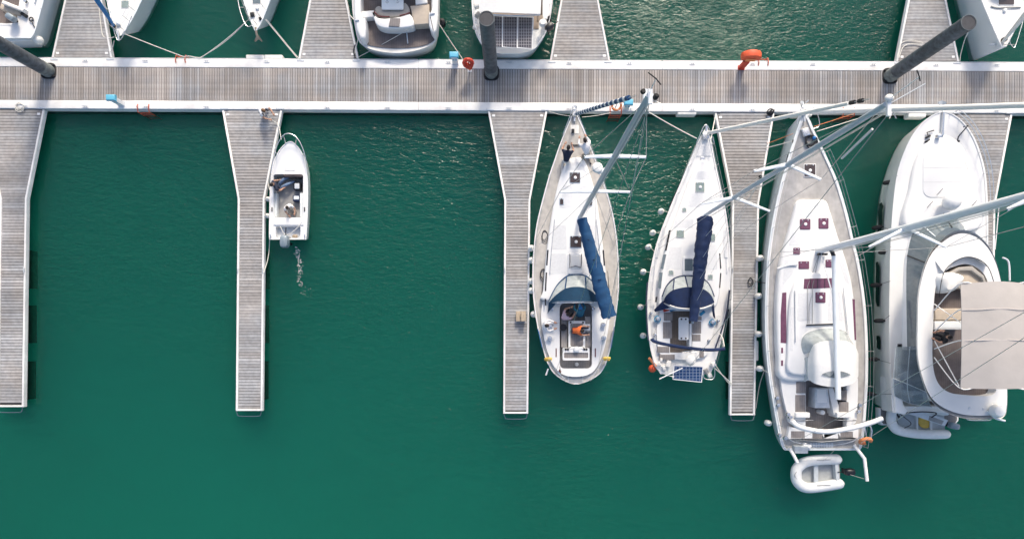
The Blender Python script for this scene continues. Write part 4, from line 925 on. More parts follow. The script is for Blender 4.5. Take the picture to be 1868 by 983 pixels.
up_ = C_.pr('deckhouse', cr([(1462, 500), (1490, 496), (1520, 500), (1538, 530), (1548, 600), (1549, 660), (1546, 680), (1490, 684), (1440, 680), (1437, 640), (1440, 560), (1448, 520)], 4, True), 2.1, 1.85, 'gelcoat', .12)
coC = cr([(1424, 690), (1428, 720), (1436, 752), (1446, 775), (1500, 790), (1556, 775), (1563, 752), (1565, 720), (1565, 690)], 4)
M().ring(coC, [rrect(1469.5, 693, 1544.5, 786, 5)], 1.68, 1.36).build('coaming', 'gelcoat', C_.o)
for x0, y0, x1, y1 in ((1452.5, 696, 1470.5, 717), (1451, 720, 1469, 752), (1529, 712, 1545, 730), (1531, 733, 1548, 752)):
    C_.pr('seat_panel', rrect(x0, y0, x1, y1, 1), 1.7, 1.6, 'teak_grey', .006)
tc_ = C_.pr('cockpit_table', [(1488, 708), (1510, 708), (1514, 744), (1487, 744)], 1.75, .95, 'galvanised', .02)
M().prism([(1491, 710), (1507, 710), (1509, 734), (1491, 734)], 1.768, 1.74).build('table_leaf', 'gelcoat', tc_); M().lathe(P(1493, 750, .95), [(.12, 0), (.12, .5), (.06, .55)], 12).build('post', 'white_paint', tc_)
C_.pr('bench_side', [(1511, 708), (1520, 707), (1535, 754), (1521, 756)], 1.66, .95, 'gelcoat', .02)
for x in (1466, 1541):
    cs = C_.pr('helm_console', rrect(x - 14, 752, x + 12, 762, 2), 1.9, .96, 'gelcoat', .04)
    c = P(x, 766, 1.85); R = Matrix.Rotation(math.radians(86), 3, 'X'); wh = M().torus(c, .52, .016, 30, 6, R).build('wheel', 'motor_black', C_.o)
    for q in range(3):
        a = R @ Vector((.52 * math.cos(q * math.pi / 3 + .3), .52 * math.sin(q * math.pi / 3 + .3), 0)); M().tube([c - a, c + a], .009, 5).build('spoke', 'steel', wh)
M().ring([(1440, 778), (1500, 791), (1566, 778), (1566, 800), (1500, 806), (1436, 800)], [rect(1443, 786, 1468, 799), rect(1482, 789, 1500, 799), rect(1503.5, 789, 1529, 799), rect(1533, 787, 1556, 797)], 1.7, 1.36).build('aft_seat', 'gelcoat', C_.o)
for x0, y0, x1, y1 in ((1443, 786, 1468, 799), (1482, 789, 1500, 799), (1503.5, 789, 1529, 799), (1533, 787, 1556, 797)): C_.pr('seat_panel', rect(x0 + .3, y0 + .3, x1 - .3, y1 - .3), 1.68, 1.5, 'teak_grey')
for k in range(9): C_.pr('platform_slat', rect(1478 + k * 4.8, 808, 1481.6 + k * 4.8, 815.5), 1.44, 1.4, 'galvanised')
# hatches and windows
for x, y, w_, h_, d in ((1469, 409, 17, 17, True), (1502.5, 407.5, 16, 17, True), (1453.5, 458, 10, 10, False), (1466.5, 483.5, 17, 12, False), (1512.5, 480.5, 10, 12, False)): C_.hatch(x, y, w_, h_, 1.9, 'purple_glass', 'purple_glass', d)
C_.hatch(1497, 542.5, 16, 17, 2.1, 'purple_glass', 'purple_glass', True); C_.hatch(1477.5, 311, 20, 22, C_.deckz(311), 'brown_glass', 'gelcoat', True)
wf = C_.pr('front_window', [(1467, 508.5), (1521, 507), (1521, 525), (1466, 527)], 2.107, 1.9, 'purple_glass')
for k in range(3): M().prism([(1478 + k * 13, 508), (1479.2 + k * 13, 508), (1479.2 + k * 13, 526), (1478 + k * 13, 526)], 2.112, 2.1).build('window_bar', 'motor_black', wf)
C_.pr('side_window', [(1427, 534), (1434.5, 533), (1434.5, 626), (1424, 625), (1424, 575)], 1.906, 1.7, 'purple_glass')
for y in (639, 662): C_.pr('side_window', rect(1425, y - 5, 1428.5, y + 5), 1.906, 1.7, 'purple_glass')
C_.pr('side_window', [(1555, 545), (1559.5, 546), (1562, 620), (1559, 620)], 1.906, 1.7, 'purple_glass')
for xs in ((1450, 530, 1451, 625), (1538, 525, 1547, 610)): C_.tb('grab_rail', [(xs[0], xs[1], 2.16), (xs[2], xs[3], 2.16)], .022, 'steel')
C_.tb('genoa_track', [(1416, 540, 1.42), (1416, 660, 1.42)], .02, 'steel'); C_.tb('genoa_track', [(1558, 530, 1.42), (1566, 650, 1.42)], .02, 'steel')
C_.tb('side_bolster', [(1418, 490, 1.85), (1440, 483, 1.95), (1455, 482, 1.98)], .05, 'gelcoat'); C_.tb('mainsheet_track', [(1471, 593, 2.15), (1521, 591, 2.15)], .035, 'motor_black', 6)
# sprayhood
hoodC = M().patch([[(1478, 640, 2.3), (1486, 628, 2.75), (1505, 622, 2.95), (1525, 621, 3.0), (1545, 622, 2.9), (1560, 632, 2.6), (1566, 645, 2.3)],
                   [(1474, 660, 2.35), (1486, 662, 2.85), (1505, 665, 3.05), (1525, 665, 3.08), (1545, 664, 3.0), (1560, 662, 2.7), (1566, 662, 2.35)],
                   [(1474, 690, 2.2), (1486, 699, 2.75), (1505, 704, 2.95), (1525, 706, 3.0), (1545, 703, 2.9), (1560, 696, 2.6), (1566, 685, 2.3)]], .04).build('spray_hood', 'white_canvas', C_.o)
M().patch([[(1500, 682, 3.03), (1512, 677.5, 3.07), (1525, 676.5, 3.09), (1538, 677.5, 3.06), (1551, 682, 2.98)], [(1500, 684, 3.03), (1512, 688, 3.06), (1525, 689, 3.08), (1538, 688, 3.04), (1551, 684, 2.97)]], .02).build('hood_window', 'smoked_vinyl', hoodC)
bf = [(1460, 648, 2.0), (1462, 618, 2.12), (1478, 604, 2.14), (1510, 598, 2.14), (1540, 603, 2.14), (1552, 620, 2.12), (1560, 645, 2.1)]
tf = [(1478, 642, 2.3), (1486, 629, 2.72), (1505, 623, 2.92), (1525, 622, 2.97), (1545, 623, 2.87), (1560, 633, 2.57), (1566, 645, 2.3)]
for a in (0, 2, 4): M().patch([tf[a:a + 3], bf[a:a + 3]], .006).build('hood_pane', 'clear_vinyl', hoodC)
M().tp(cr(bf, 4), .025, 6).build('hood_frame', 'white_canvas', hoodC)
M().patch([[(1474, 650, 2.33), (1474, 690, 2.2)], [(1461, 655, 1.9), (1464, 697, 1.72)]], .01).build('hood_side', 'clear_vinyl', hoodC)
for q in ([(1460, 372), (1482, 370), (1482, 396), (1457, 396)], [(1485, 370), (1505, 372), (1510, 396), (1485, 396)], [(1445, 424), (1482, 424), (1482, 448), (1439, 448)], [(1486, 424), (1524, 424), (1531, 446), (1486, 448)], [(1432, 475), (1452, 475), (1446, 500), (1428, 520)], [(1530, 478), (1541, 478), (1550, 520), (1541, 512)]):
    M().prism(q, 1.906, 1.88).build('antislip_panel', 'panel_grey', C_.o)
for q in ([(1443, 560), (1448, 560), (1446, 640), (1441, 640)], [(1456, 534), (1483, 534), (1483, 585), (1454, 585)], [(1512, 532), (1532, 532), (1538, 585), (1510, 585)]):
    M().prism(q, 2.106, 2.08).build('antislip_panel', 'panel_grey', C_.o)
# mast, boom
zC = 23.6
C_.mast(1494, 458, 1.9, zC, .19, 'alu_white', [(9.5, -1.5, -.75, 1.5, -.75), (16.5, -1.2, -.55, 1.2, -.55)], .75)
mc = C_.mc
M().tp([(1522, 467, 3.3), (1524, 560, 3.3), (1529, 728, 3.3)], .135, 10).build('boom', 'alu_white', C_.o)
M().tube([P(1522, 470, 3.3), Vector((mc.x, mc.y, 3.15))], .1, 8).build('gooseneck', 'motor_black', C_.o)
M().tube([Vector((mc.x, mc.y - .1, 2.1)), P(1521, 545, 3.2)], .035, 8).build('boom_vang', 'steel', C_.o)
for k in range(3): M().box((mc.x - .1 + .18 * k, mc.y - .18, 2.0), .1, .1, .2, 0, .01).build('mast_winch', 'motor_black', C_.o)
for x, y in ((1473, 523), (1482, 523), (1476, 560)): C_.tb('control_line', [(1494, 465, 1.98), (x, y, 2.13), (x, 590, 2.13)], .012, 'rope_grey', 5)
bow = P(1467, 205, 2.0); hd = Vector((mc.x - .3, mc.y + .45, zC - .6)); k = 22
M().tube([bow.lerp(hd, .01 + .97 * i / k) for i in range(k + 1)], [.07] + [.12 - .05 * i / k for i in range(k)], 10).build('furled_headsail', 'white_canvas', C_.o)
M().lathe(bow - Vector((0, 0, .15)), [(.13, 0), (.16, .05), (.16, .16), (.1, .22)], 14).build('furler_drum', 'steel', C_.o)
for sd_ in (-1, 1):
    ch = C_.edge(sd_, .45, .2); s1 = Vector((mc.x + sd_ * 1.5, mc.y - .75, 9.58)); s2 = Vector((mc.x + sd_ * 1.2, mc.y - .55, 16.58))
    for a, b_ in ((ch, s1), (s1, s2), (s2, Vector((mc.x, mc.y, zC - .5)))): C_.wire('shroud', a, b_, .013)
    C_.wire('shroud', C_.edge(sd_, .47, .3), Vector((mc.x, mc.y, 9.4)), .012); C_.wire('shroud', s1, Vector((mc.x, mc.y, 16.3)), .009)
    C_.wire('backstay', P(1502 + sd_ * 62, 812, 1.5), Vector((mc.x, mc.y - .3, zC)), .011)
for k in range(3): C_.wire('halyard', Vector((mc.x - .1 + .1 * k, mc.y - .2, 3.0)), Vector((mc.x - .1 + .1 * k, mc.y - .2, zC - .3)), .009, 'rope_white')
for sd_ in (-1, 1): C_.lifelines(sd_, .2, .93, 9, .68, .02)
pulpit(C_, [(1484, 235, 2.5), (1495, 228, 2.5), (1488, 200, 2.55), (1474, 195, 2.55), (1462, 197, 2.55), (1454, 225, 2.5)], [((1484, 235, 2.5), (1483, 237, 1.8)), ((1488, 200, 2.55), (1474, 212, 1.85)), ((1454, 225, 2.5), (1457, 226, 1.8))])
an = M().tp([(1468, 222, 1.92), (1466, 196, 1.95), (1464, 186, 1.9)], [.05, .06, .04], 8).build('anchor', 'galvanised', C_.o)
M().patch([[(1460, 186, 1.9), (1463, 184, 1.75), (1467, 186, 1.9)], [(1462, 196, 1.85), (1465, 197, 1.7), (1468, 196, 1.85)]], .04).build('fluke', 'galvanised', an); M().tp([(1470, 188, 1.9), (1475, 183, 2.0)], .03, 6).build('fluke', 'galvanised', an)
M().box(P(1468, 243, C_.deckz(243)), .35, .4, .2, .3, .05).build('windlass', 'steel', C_.o)
coil(1478, 259, C_.deckz(259) + .01, .3, 'rope_dark', 'black rope coil on the foredeck of the largest sailboat', 5, .026)
M().ell(P(1485, 252, 1.95), .09, .09, .12, 10, 6).build('blue_jug', 'bright_blue', org=P(1485, 252, 1.85)); tag(bpy.data.objects['blue_jug'], 'small blue bundle beside the black coil on the foredeck', 'bundle')
# stern arch and davits
C_.tb('stern_arch', [(1446, 768, 2.3), (1455, 777, 2.5), (1480, 784, 2.6), (1510, 787, 2.65), (1550, 781, 2.65), (1585, 772, 2.6), (1609, 763, 2.55)], .125, 'gelcoat', 10, smooth=4)
for x, y, xb, yb in ((1447, 770, 1450, 762), (1606, 765, 1570, 770)): C_.tb('arch_leg', [(x, y, 2.3), (xb, yb, 1.5)], .04, 'steel', 8)
C_.tb('stern_rail', [(1434, 795, 2.05), (1450, 806, 2.1), (1500, 812, 2.1), (1545, 808, 2.1), (1572, 795, 2.05)], .018, 'steel', 6, smooth=4)
for x, y in ((1434, 795), (1460, 808), (1530, 809), (1572, 795)): C_.tb('rail_post', [(x, y, 2.07), (x - .02 * (x - 1500), y + 2, 1.42)], .016, 'steel')
M().ring([(1587, 770), (1592, 785), (1590, 800), (1584, 802), (1580, 796), (1576, 772)], [[(1586, 772), (1590, 786), (1588, 799), (1584, 799.5), (1581, 795), (1578, 773)]], 2.0, 1.97).build('side_ladder', 'steel', C_.o)
C_.tb('davit', [(1441, 818, 1.6), (1449, 832, 1.9), (1455, 844, 2.0)], .085, 'gelcoat', 8); C_.tb('davit', [(1558, 811, 1.6), (1577, 836, 2.0), (1582, 877, 2.1)], .085, 'gelcoat', 8)
M().box(P(1457, 818, 1.4), .68, .38, .35, 0, .05).build('stern_box', 'hypalon_grey', C_.o); M().box(P(1471, 812, 1.45), .4, .2, .16, -.4, .04).build('cleaning_tray', 'gelcoat', C_.o)
hb = M().torus(P(1579, 804, 1.95), .24, .095, 18, 8, Matrix.Rotation(.95, 3, 'X'), .82).build('horseshoe_buoy', 'orange_pale', C_.o); hb.scale = (1, 1, 1)
for x, y in ((1416, 725), (1418, 738), (1421, 793), (1431, 798), (1566, 738), (1564, 750), (1436, 755), (1440, 760)): C_.winch(x, y, 1.45 if x < 1425 or x > 1565 else 1.68, .1)
for i, (x, y) in enumerate(((1386, 471), (1383, 540), (1383, 609), (1386, 672), (1401, 771))):
    C_.fender(x, y, 'white fender hung on the left side of the largest sailboat, %s from the bow' % ORD[i], .8, .16, .6)

# inflatable dinghy slung under the davits
def rib(name, label, path, r, floor, fz, tubemat, floormat, group=None, zc=.0):
    q = [P(*p) for p in cr(path, 6)]; s_ = thing(name, label, 'dinghy', (q[len(q) // 2].x, q[len(q) // 2].y, fz), group)
    n = len(q); rr = [r * .35, r * .85] + [r] * (n - 4) + [r * .85, r * .35]
    tb__ = M().tube(q, rr, 12).build('tube', tubemat, s_); M().prism(floor, fz + .06, fz).build('floor', floormat, s_); return s_, tb__
dn, dt = rib('inflatable_dinghy', 'small white inflatable dinghy hung at the stern of the largest sailboat', [(1535, 837.5, 1.0), (1500, 838, 1.0), (1470, 842, 1.02), (1455, 853, 1.05), (1452, 866, 1.06), (1456, 880, 1.05), (1472, 889, 1.02), (1505, 886, 1.0), (1539, 880, 1.0)], .27, [(1460, 850), (1475, 843), (1531, 842), (1533, 878), (1475, 884), (1461, 876)], .75, 'hypalon_white', 'dinghy_floor')
M().prism(rrect(1485, 846, 1493, 882, 2), 1.06, .98, .02).build('seat', 'hypalon_grey', dn); M().prism([(1523, 842), (1529, 841), (1532, 879), (1526, 880)], 1.15, .75).build('transom', 'hypalon_grey', dn)
M().tp(cr([(1458, 855, 1.28), (1450, 866, 1.3), (1458, 880, 1.28)], 5), .02, 6).build('grab_line', 'rope_grey', dn)
for y_ in (838, 884):
    M().tp([(1490, y_ + .5, 1.28), (1515, y_, 1.28)], .016, 5).build('grab_line', 'rope_grey', dn)
outboard(dn, P(1545, 859, 1.05), math.radians(95), .85, 'motor_black')
line([(1500, 842, 1.3), (1521, 822, 2.2)], .008, 'rope_white', 'thin line from the dinghy up to the stern rail', group='thin lines'); line([(1540, 862, 1.2), (1577, 873, 2.0)], .008, 'rope_white', 'thin line from the dinghy motor to the right davit', group='thin lines')

# ------------------------------------------------------------------ motor yacht
def W(x, y, z):   # metres -> photo pixels at height z
    return (CX + x * F / (H - z), CY - y * F / (H - z))
def stD(z):
    prof = [(10.75, .08), (10.62, .5), (10.26, 1.0), (9.5, 1.57), (8.36, 2.03), (7.2, 2.26), (5.0, 2.4), (2.5, 2.42), (0, 2.4), (-2.2, 2.32), (-3.4, 2.25), (-4.0, 2.2)]
    out = []
    for y, hw in prof:
        u = (10.75 - y) / 14.75; zz = z + .5 * max(0, 1 - u) ** 1.8; a = W(21.02 - .02 * u - hw, y, zz); b_ = W(21.02 - .02 * u + hw, y, zz); out.append((a[1], a[0], b_[0]))
    return out
D = Boat('motor_yacht', 'large white flybridge motor yacht with taupe bimini at right', 'motor yacht', stD(2.1), 2.1, .5, .86, hullmat='gelcoat', deckmat='gelcoat', rake=.03, flare=.5, rim=.09, holes=[[W(19.05, -.6, 2.08), W(22.9, -.6, 2.08), W(22.9, -3.7, 2.08), W(19.05, -3.7, 2.08)]])
def DP(pts, z): return [W(x, y, z) for x, y in pts]
D.well('aft_cockpit', DP([(19.05, -.6), (22.9, -.6), (22.9, -3.7), (19.05, -3.7)], 2.07), 2.07, 1.1, 'gelcoat', 'teak_grey')
M().wprism([(18.95, -3.95), (23.1, -3.95), (23.1, -4.6), (22.9, -4.85), (19.1, -4.85), (18.95, -4.6)], .55, .2, .05).build('swim_platform', 'gelcoat', D.o)
M().wprism([(19.05, -3.98), (23.0, -3.98), (23.0, -4.58), (22.86, -4.78), (19.18, -4.78), (19.05, -4.6)], .565, .5).build('platform_planking', 'teak_grey', D.o)
# raised foredeck with sun pad
fd = [(21.0 + s_ * w_, y) for s_, seq in ((-1, [(9.6, .3), (9.2, .9), (8.3, 1.35), (7.0, 1.6), (5.0, 1.75)]), (1, [(5.0, 1.75), (7.0, 1.6), (8.3, 1.35), (9.2, .9), (9.6, .3)])) for y, w_ in seq]
M().wprism([tuple(p[:2]) for p in cr(fd, 4, True)], 2.62, 2.1, .16).build('foredeck_coachroof', 'gelcoat', D.o)
M().wprism(rrect(19.98, 6.55, 22.02, 8.75, .4, 5), 2.65, 2.55, .03).build('sun_pad', 'gelcoat', D.o)
# deckhouse with raked glass
dh0 = [(19.28, -.9), (19.22, 2.6), (19.32, 4.2), (19.7, 5.4), (20.35, 6.1), (21.0, 6.3), (21.65, 6.1), (22.3, 5.4), (22.68, 4.2), (22.78, 2.6), (22.72, -.9)]
dh1 = [(19.72, -.9), (19.72, 2.4), (19.8, 3.5), (20.1, 4.4), (20.55, 4.85), (21.0, 5.0), (21.45, 4.85), (21.9, 4.4), (22.2, 3.5), (22.28, 2.4), (22.28, -.9)]
d0, d1 = [tuple(v) for v in cr(dh0, 4)], [tuple(v) for v in cr(dh1, 4)]
M().loft([[(x, y, 2.08) for x, y in d0], [(x + (x1 - x) * .22, y + (y1 - y) * .22, 2.35) for (x, y), (x1, y1) in zip(d0, d1)]], caps=(False, False)).build('deckhouse_base', 'gelcoat', D.o)
M().loft([[(x + (x1 - x) * .22, y + (y1 - y) * .22, 2.35) for (x, y), (x1, y1) in zip(d0, d1)], [(x, y, 3.25) for x, y in d1]], caps=(False, True)).build('deckhouse_glass', 'grey_glass', D.o)
for i in (0, 7, 13, 20, 27, 33, 40):
    if i < len(d0): M().tube([(d0[i][0] + (d1[i][0] - d0[i][0]) * .2, d0[i][1] + (d1[i][1] - d0[i][1]) * .2, 2.36), (d1[i][0], d1[i][1], 3.27)], .03, 6).build('window_pillar', 'gelcoat_cool' if i in (13, 27) else 'motor_black', D.o)
# flybridge
fo = [tuple(v) for v in cr([(18.95, 2.0), (18.88, .5), (18.85, -1.2), (19.1, -2.6), (19.6, -3.45), (20.6, -3.95), (22.2, -3.95), (23.0, -3.7), (23.12, -2.6), (23.05, 0), (22.9, 2.0), (22.55, 3.6), (21.9, 4.6), (21.0, 4.95), (20.1, 4.6), (19.35, 3.6)], 4, True)]
def nar(p, k): return (21.02 + (p[0] - 21.02) * k, .4 + (p[1] - .4) * (k + .04))
M().wprism([nar(p, .74) for p in fo], 3.5, 3.27, .03).build('flybridge_deck', 'gelcoat', D.o)
fi = [tuple(v) for v in cr([(19.72, 2.0), (19.62, .5), (19.58, -1.2), (19.75, -2.2), (20.2, -2.75), (21.0, -2.95), (22.4, -2.95), (22.55, -2.2), (22.5, 0), (22.35, 1.6), (22.0, 2.7), (21.3, 3.15), (20.6, 3.05), (20.1, 2.75)], 4, True)]
fo2 = [tuple(v) for v in cr([(18.98, 2.0), (18.9, .5), (18.9, -1.1), (19.12, -2.15), (19.48, -3.0), (20.1, -3.55), (21.1, -3.88), (22.3, -3.9), (22.98, -3.75), (23.08, -2.6), (23.02, 0), (22.85, 2.0), (22.45, 3.45), (21.8, 4.3), (21.0, 4.6), (20.2, 4.3), (19.42, 3.45)], 4, True)]
O_ = [Vector((x, y, 4.05)) for x, y in fo2]; I_ = [Vector((x, y, 4.05)) for x, y in fi]
m = M(); m.add(O_ + I_, [tuple(t_) for t_ in tessellate_polygon([O_, I_])])
m.loft([[(*nar(p, k), z) for p in fo2] for z, k in ((3.3, .74), (3.5, .82), (3.75, .95), (3.95, .992), (4.05, 1.0))], caps=(False, False))
m.loft([[(x, y, 4.05) for x, y in fi], [(x, y, 3.45) for x, y in fi]], caps=(False, False)); m.build('flybridge_coaming', 'gelcoat', D.o)
m = M(); m.add([(x, y, 3.515) for x, y in offs(fi, -.02)], [tuple(range(len(fi)))]); m.build('flybridge_sole', 'teak_dark', D.o, 0)
# front cowl and wind deflector
arc = [(19.72, 1.6), (19.95, 2.75), (20.6, 3.35), (21.3, 3.45), (22.0, 3.0), (22.4, 1.8)]
M().tube([(x, y, 4.32) for x, y in cr(arc, 5)], .018, 6).build('deflector_rail', 'motor_black', D.o)
a5 = cr(arc, 5); ins = [(x + (21.1 - x) * .1, y - .12) for x, y in a5]
M().patch([[(*W(21.05 + (x - 21.05) * 1.22, y + (.55 if y > 2 else .1), 4.07), 4.07) for x, y in arc[1:5]], [(*W(x, y, 4.31), 4.31) for x, y in arc[1:5]]], .02).build('wind_deflector', 'panel_grey', D.o)
sf = [(20.35, 2.75), (20.8, 3.0), (21.4, 3.05), (21.95, 2.6), (22.3, 1.6), (22.35, .9), (21.8, .9), (21.7, 1.6), (21.4, 2.0), (20.35, 2.05)]
st_ = M().wprism(sf, 3.95, 3.52, .05).build('seat', 'beige', D.o); M().wprism([(20.35, 2.78), (20.8, 3.02), (21.4, 3.07), (21.95, 2.62), (22.3, 1.62), (22.2, 1.58), (21.85, 2.5), (21.35, 2.85), (20.8, 2.85), (20.35, 2.62)], 4.12, 3.95, .04).build('backrest', 'cushion', st_)
M().wprism(rect(19.8, .55, 21.1, 1.1), 3.9, 3.52, .05).build('seat', 'beige', D.o); M().wprism(rect(19.72, .1, 21.0, .5), 4.0, 3.52, .04).build('wet_bar', 'gelcoat', D.o)
M().wprism(rect(20.0, .2, 21.0, .38), 4.01, 3.9).build('bar_top', 'alu_white', D.o)
cvp = M()
base = [(19.75, 2.65), (20.3, 2.8), (20.95, 2.62), (20.92, 2.3), (20.55, 1.95), (20.1, 1.8), (19.85, 2.0)]
bb = [tuple(v) for v in cr(base, 4, True)]; cxm = (20.3, 2.35)
cvp.loft([[(cxm[0] + (x - cxm[0]) * sc + .02 * math.sin(9 * x + z * 7), cxm[1] + (y - cxm[1]) * sc + .02 * math.sin(8 * y + z * 5), z) for x, y in bb] for z, sc in ((3.52, .98), (3.85, 1.03), (4.2, .95), (4.4, .7), (4.46, .3))])
cvp.build('covered_console', 'white_canvas', D.o)
# bimini
bz = 6.1
D_b = M().patch([[(*W(19.72, 2.12, bz - .25), bz - .25), (*W(21.2, 2.2, bz + .08), bz + .08), (*W(22.7, 2.12, bz - .25), bz - .25)],
                 [(*W(19.68, .9, bz - .12), bz - .12), (*W(21.2, .95, bz + .2), bz + .2), (*W(22.75, .9, bz - .12), bz - .12)],
                 [(*W(19.68, -1.1, bz - .12), bz - .12), (*W(21.2, -1.1, bz + .2), bz + .2), (*W(22.75, -1.1, bz - .12), bz - .12)],
                 [(*W(19.72, -2.5, bz - .25), bz - .25), (*W(21.2, -2.5, bz + .08), bz + .08), (*W(22.7, -2.5, bz - .25), bz - .25)]], .03, 8, 6).build('bimini', 'taupe_canvas', D.o)
for y, yf in ((2.1, 1.0), (.95, 0.0), (-.4, -.8), (-2.45, -1.2)):
    M().tube([Vector(v) for v in cr([(19.66, yf, 4.06), (19.68, y, bz - .34), (20.4, y, bz - .17), (21.2, y, bz - .1), (22.0, y, bz - .17), (22.72, y, bz - .34), (22.7, yf, 4.06)], 4)], .025, 6).build('bimini_hoop', 'white_paint', D.o)
for y in (.95, -.4): M().tube([Vector(v) for v in cr([(19.69, y, bz - .11), (20.4, y + .03, bz + .12), (21.2, y + .05, bz + .2), (22.0, y + .03, bz + .12), (22.74, y, bz - .11)], 4)], .016, 5).build('bimini_seam', 'cushion_pale', D.o)
M().tube([(19.66, -.4, 4.06), (19.7, -2.4, bz - .32)], .025, 6).build('bimini_strut', 'white_paint', D.o); M().tube([(19.66, 1.3, 4.06), (19.7, .4, bz - .2)], .02, 6).build('bimini_strut', 'white_paint', D.o)
for q, z in (([(19.05, 1.0), (19.16, 1.0), (19.2, 4.2), (19.1, 4.2)], 2.09), ([(19.15, 4.4), (19.3, 4.4), (19.45, 6.6), (19.25, 7.2)], 2.14), ([(22.75, 4.4), (22.9, 4.4), (22.75, 7.2), (22.6, 6.6)], 2.14), ([(19.5, 7.4), (19.75, 7.9), (20.1, 9.0), (20.0, 9.2), (19.6, 8.4)], 2.27), ([(22.5, 7.4), (22.3, 7.9), (21.9, 9.0), (22.0, 9.2), (22.4, 8.4)], 2.27)):
    M().wprism(q, z + .03, z - .05).build('antislip_panel', 'panel_grey', D.o)
for y in (7.3, 8.0): M().tube([(20.02, y, 2.652), (21.98, y, 2.652)], .004, 5).build('pad_seam', 'grey_cushion', D.o)
# stern clutter: folded covers, lines and bags under the enclosure
for k, (x, y, z, sx, sy, sz, r_, mt) in enumerate(((19.35, -2.2, 2.1, .5, .35, .12, .4, 'gelcoat_cool'), (19.7, -3.1, 1.6, .6, .3, .16, -.3, 'white_canvas'), (20.3, -3.3, 1.6, .5, .25, .12, .2, 'blue_canvas'), (19.55, -2.7, 1.12, .35, .35, .3, .1, 'white_canvas'), (20.6, -2.75, 1.12, .4, .3, .25, .6, 'rope_dark'))):
    M().box((x, y, z if z > 1.2 else 1.12), sx, sy, sz, r_, .04).build('folded_cover', mt, D.o)
M().tube([Vector(v) for v in cr([(18.9, -3.9, 2.1), (19.4, -4.0, 2.2), (20.2, -3.95, 2.25), (20.9, -4.02, 2.2), (21.05, -4.3, 1.6)], 5)], .03, 6).build('stern_line', 'rope_dark', D.o)
# domes, rails, gear
M().lathe((21.05, 6.25, 2.95), [(.1, -.5), (.12, -.05), (.36, 0), (.42, .2), (.36, .42), (.2, .54), (.05, .57)], 20).build('satellite_dome', 'gelcoat', D.o)
M().lathe((22.45, -3.65, 4.05), [(.2, 0), (.32, .12), (.34, .3), (.25, .45), (.08, .5)], 18).build('deck_light_dome', 'gelcoat', D.o); M().tube([(22.1, -3.7, 4.1), (22.5, -4.05, 4.15), (22.9, -4.15, 4.15)], .05, 8).build('davit_arm', 'gelcoat_cool', D.o)
for x, y in ((21.3, -3.55), (21.95, -3.6)): M().lathe((x, y, 4.05), [(.06, 0), (.05, .03)], 10).build('deck_fitting', 'galvanised', D.o)
D.tb('stern_rail', [(1762, 757, 2.4), (1763, 763, 2.4), (1770, 766, 2.4), (1802, 766, 2.4)], .02, 'steel', 6, smooth=3)
for f, nm in ((.6, 'rail'), (1.0, 'rail')):
    for sd_ in (-1, 1):
        if sd_ < 0 and f < 1: continue
        pts = [D.edge(sd_, t_, .12) + Vector((0, 0, .62 * f)) for t_ in [.08 + .42 * i / 14 for i in range(15)]]
        if sd_ > 0: M().tube(pts, .018, 6).build('bow_rail', 'steel', D.o)
for i in range(6): p = D.edge(1, .08 + .42 * i / 5, .12); M().tube([p, p + Vector((.02, 0, .62))], .016, 6).build('rail_post', 'steel', D.o)
D.tb('anchor_roller', [(1719, 248, 2.62), (1721, 205, 2.66)], .07, 'steel', 8); D.pr('windlass', rrect(1711, 244, 1719, 251, 2), 2.85, 2.6, 'steel', .04)
an = M().tp([(1720, 206, 2.6), (1719, 193, 2.5)], .06, 6).build('anchor', 'galvanised', D.o); M().patch([[(1712, 186, 2.5), (1719, 184, 2.4), (1727, 187, 2.5)], [(1713, 191, 2.4), (1719, 193, 2.3), (1725, 191, 2.4)]], .04).build('fluke', 'galvanised', an)
for (x, y) in ((1692, 250), (1745, 260), (1691, 258)): M().box(P(x, y, 2.5), .26, .1, .08, .5, .02).build('cleat', 'motor_black', D.o)
D.tb('bow_line_tie', [(1693, 247, 2.58), (1691, 242, 2.6), (1704, 238, 2.6)], .025, 'rope_dark', 6); D.tb('bow_line_tie', [(1746, 263, 2.55), (1748, 250, 2.6), (1766, 229, 2.8), (1757, 232, 2.7)], .03, 'rope_dark', 6)
D.tb('bow_bridle', [(1747, 268, 2.6), (1758, 290, 2.62), (1767, 312, 2.62)], .012, 'rope_white', 5)
c = P(1652, 358, 2.2); M().tube([c + Vector((-.3, -.3, .03)), c, c + Vector((.1, .25, .03))], .045, 6).build('spring_line_knot', 'rope_dark', D.o)
for x, y in ((1697, 373), (1715, 350), (1777, 372)): D.tb('wiper', [(x - 6, y + 6, 2.8), (x + 5, y - 6, 2.75)], .014, 'black', 5)
hw_ = []
for y0, y1, f in ((6.6, 4.9, .5), (3.6, 1.3, .55), (-.2, -.9, .5)):
    # hull windows lie on the flank: take points from the hull loft
    def flank(y, u):
        i = min(range(len(D.Ls)), key=lambda k: abs(D.Ls[k].y - y)); l, r = D.Ls[i], D.Rs[i]; m_ = (l + r) / 2; wf_ = 1 - .14 * u ** 1.5
        q = m_ + (l - m_) * wf_; return Vector((q.x - .012, y, l.z + (-.3 - l.z) * u))
    n = 8; rows = [[flank(y0 + (y1 - y0) * i / n, f - .1 + .07 * (i == 0)) for i in range(n + 1)], [flank(y0 + (y1 - y0) * i / n, f + .1 - .08 * (i == n)) for i in range(n + 1)]]
    m = M(); m.add(rows[0] + rows[1], [(i, i + 1, n + 2 + i, n + 1 + i) for i in range(n)]); m.build('hull_window', 'dark_glass', D.o)
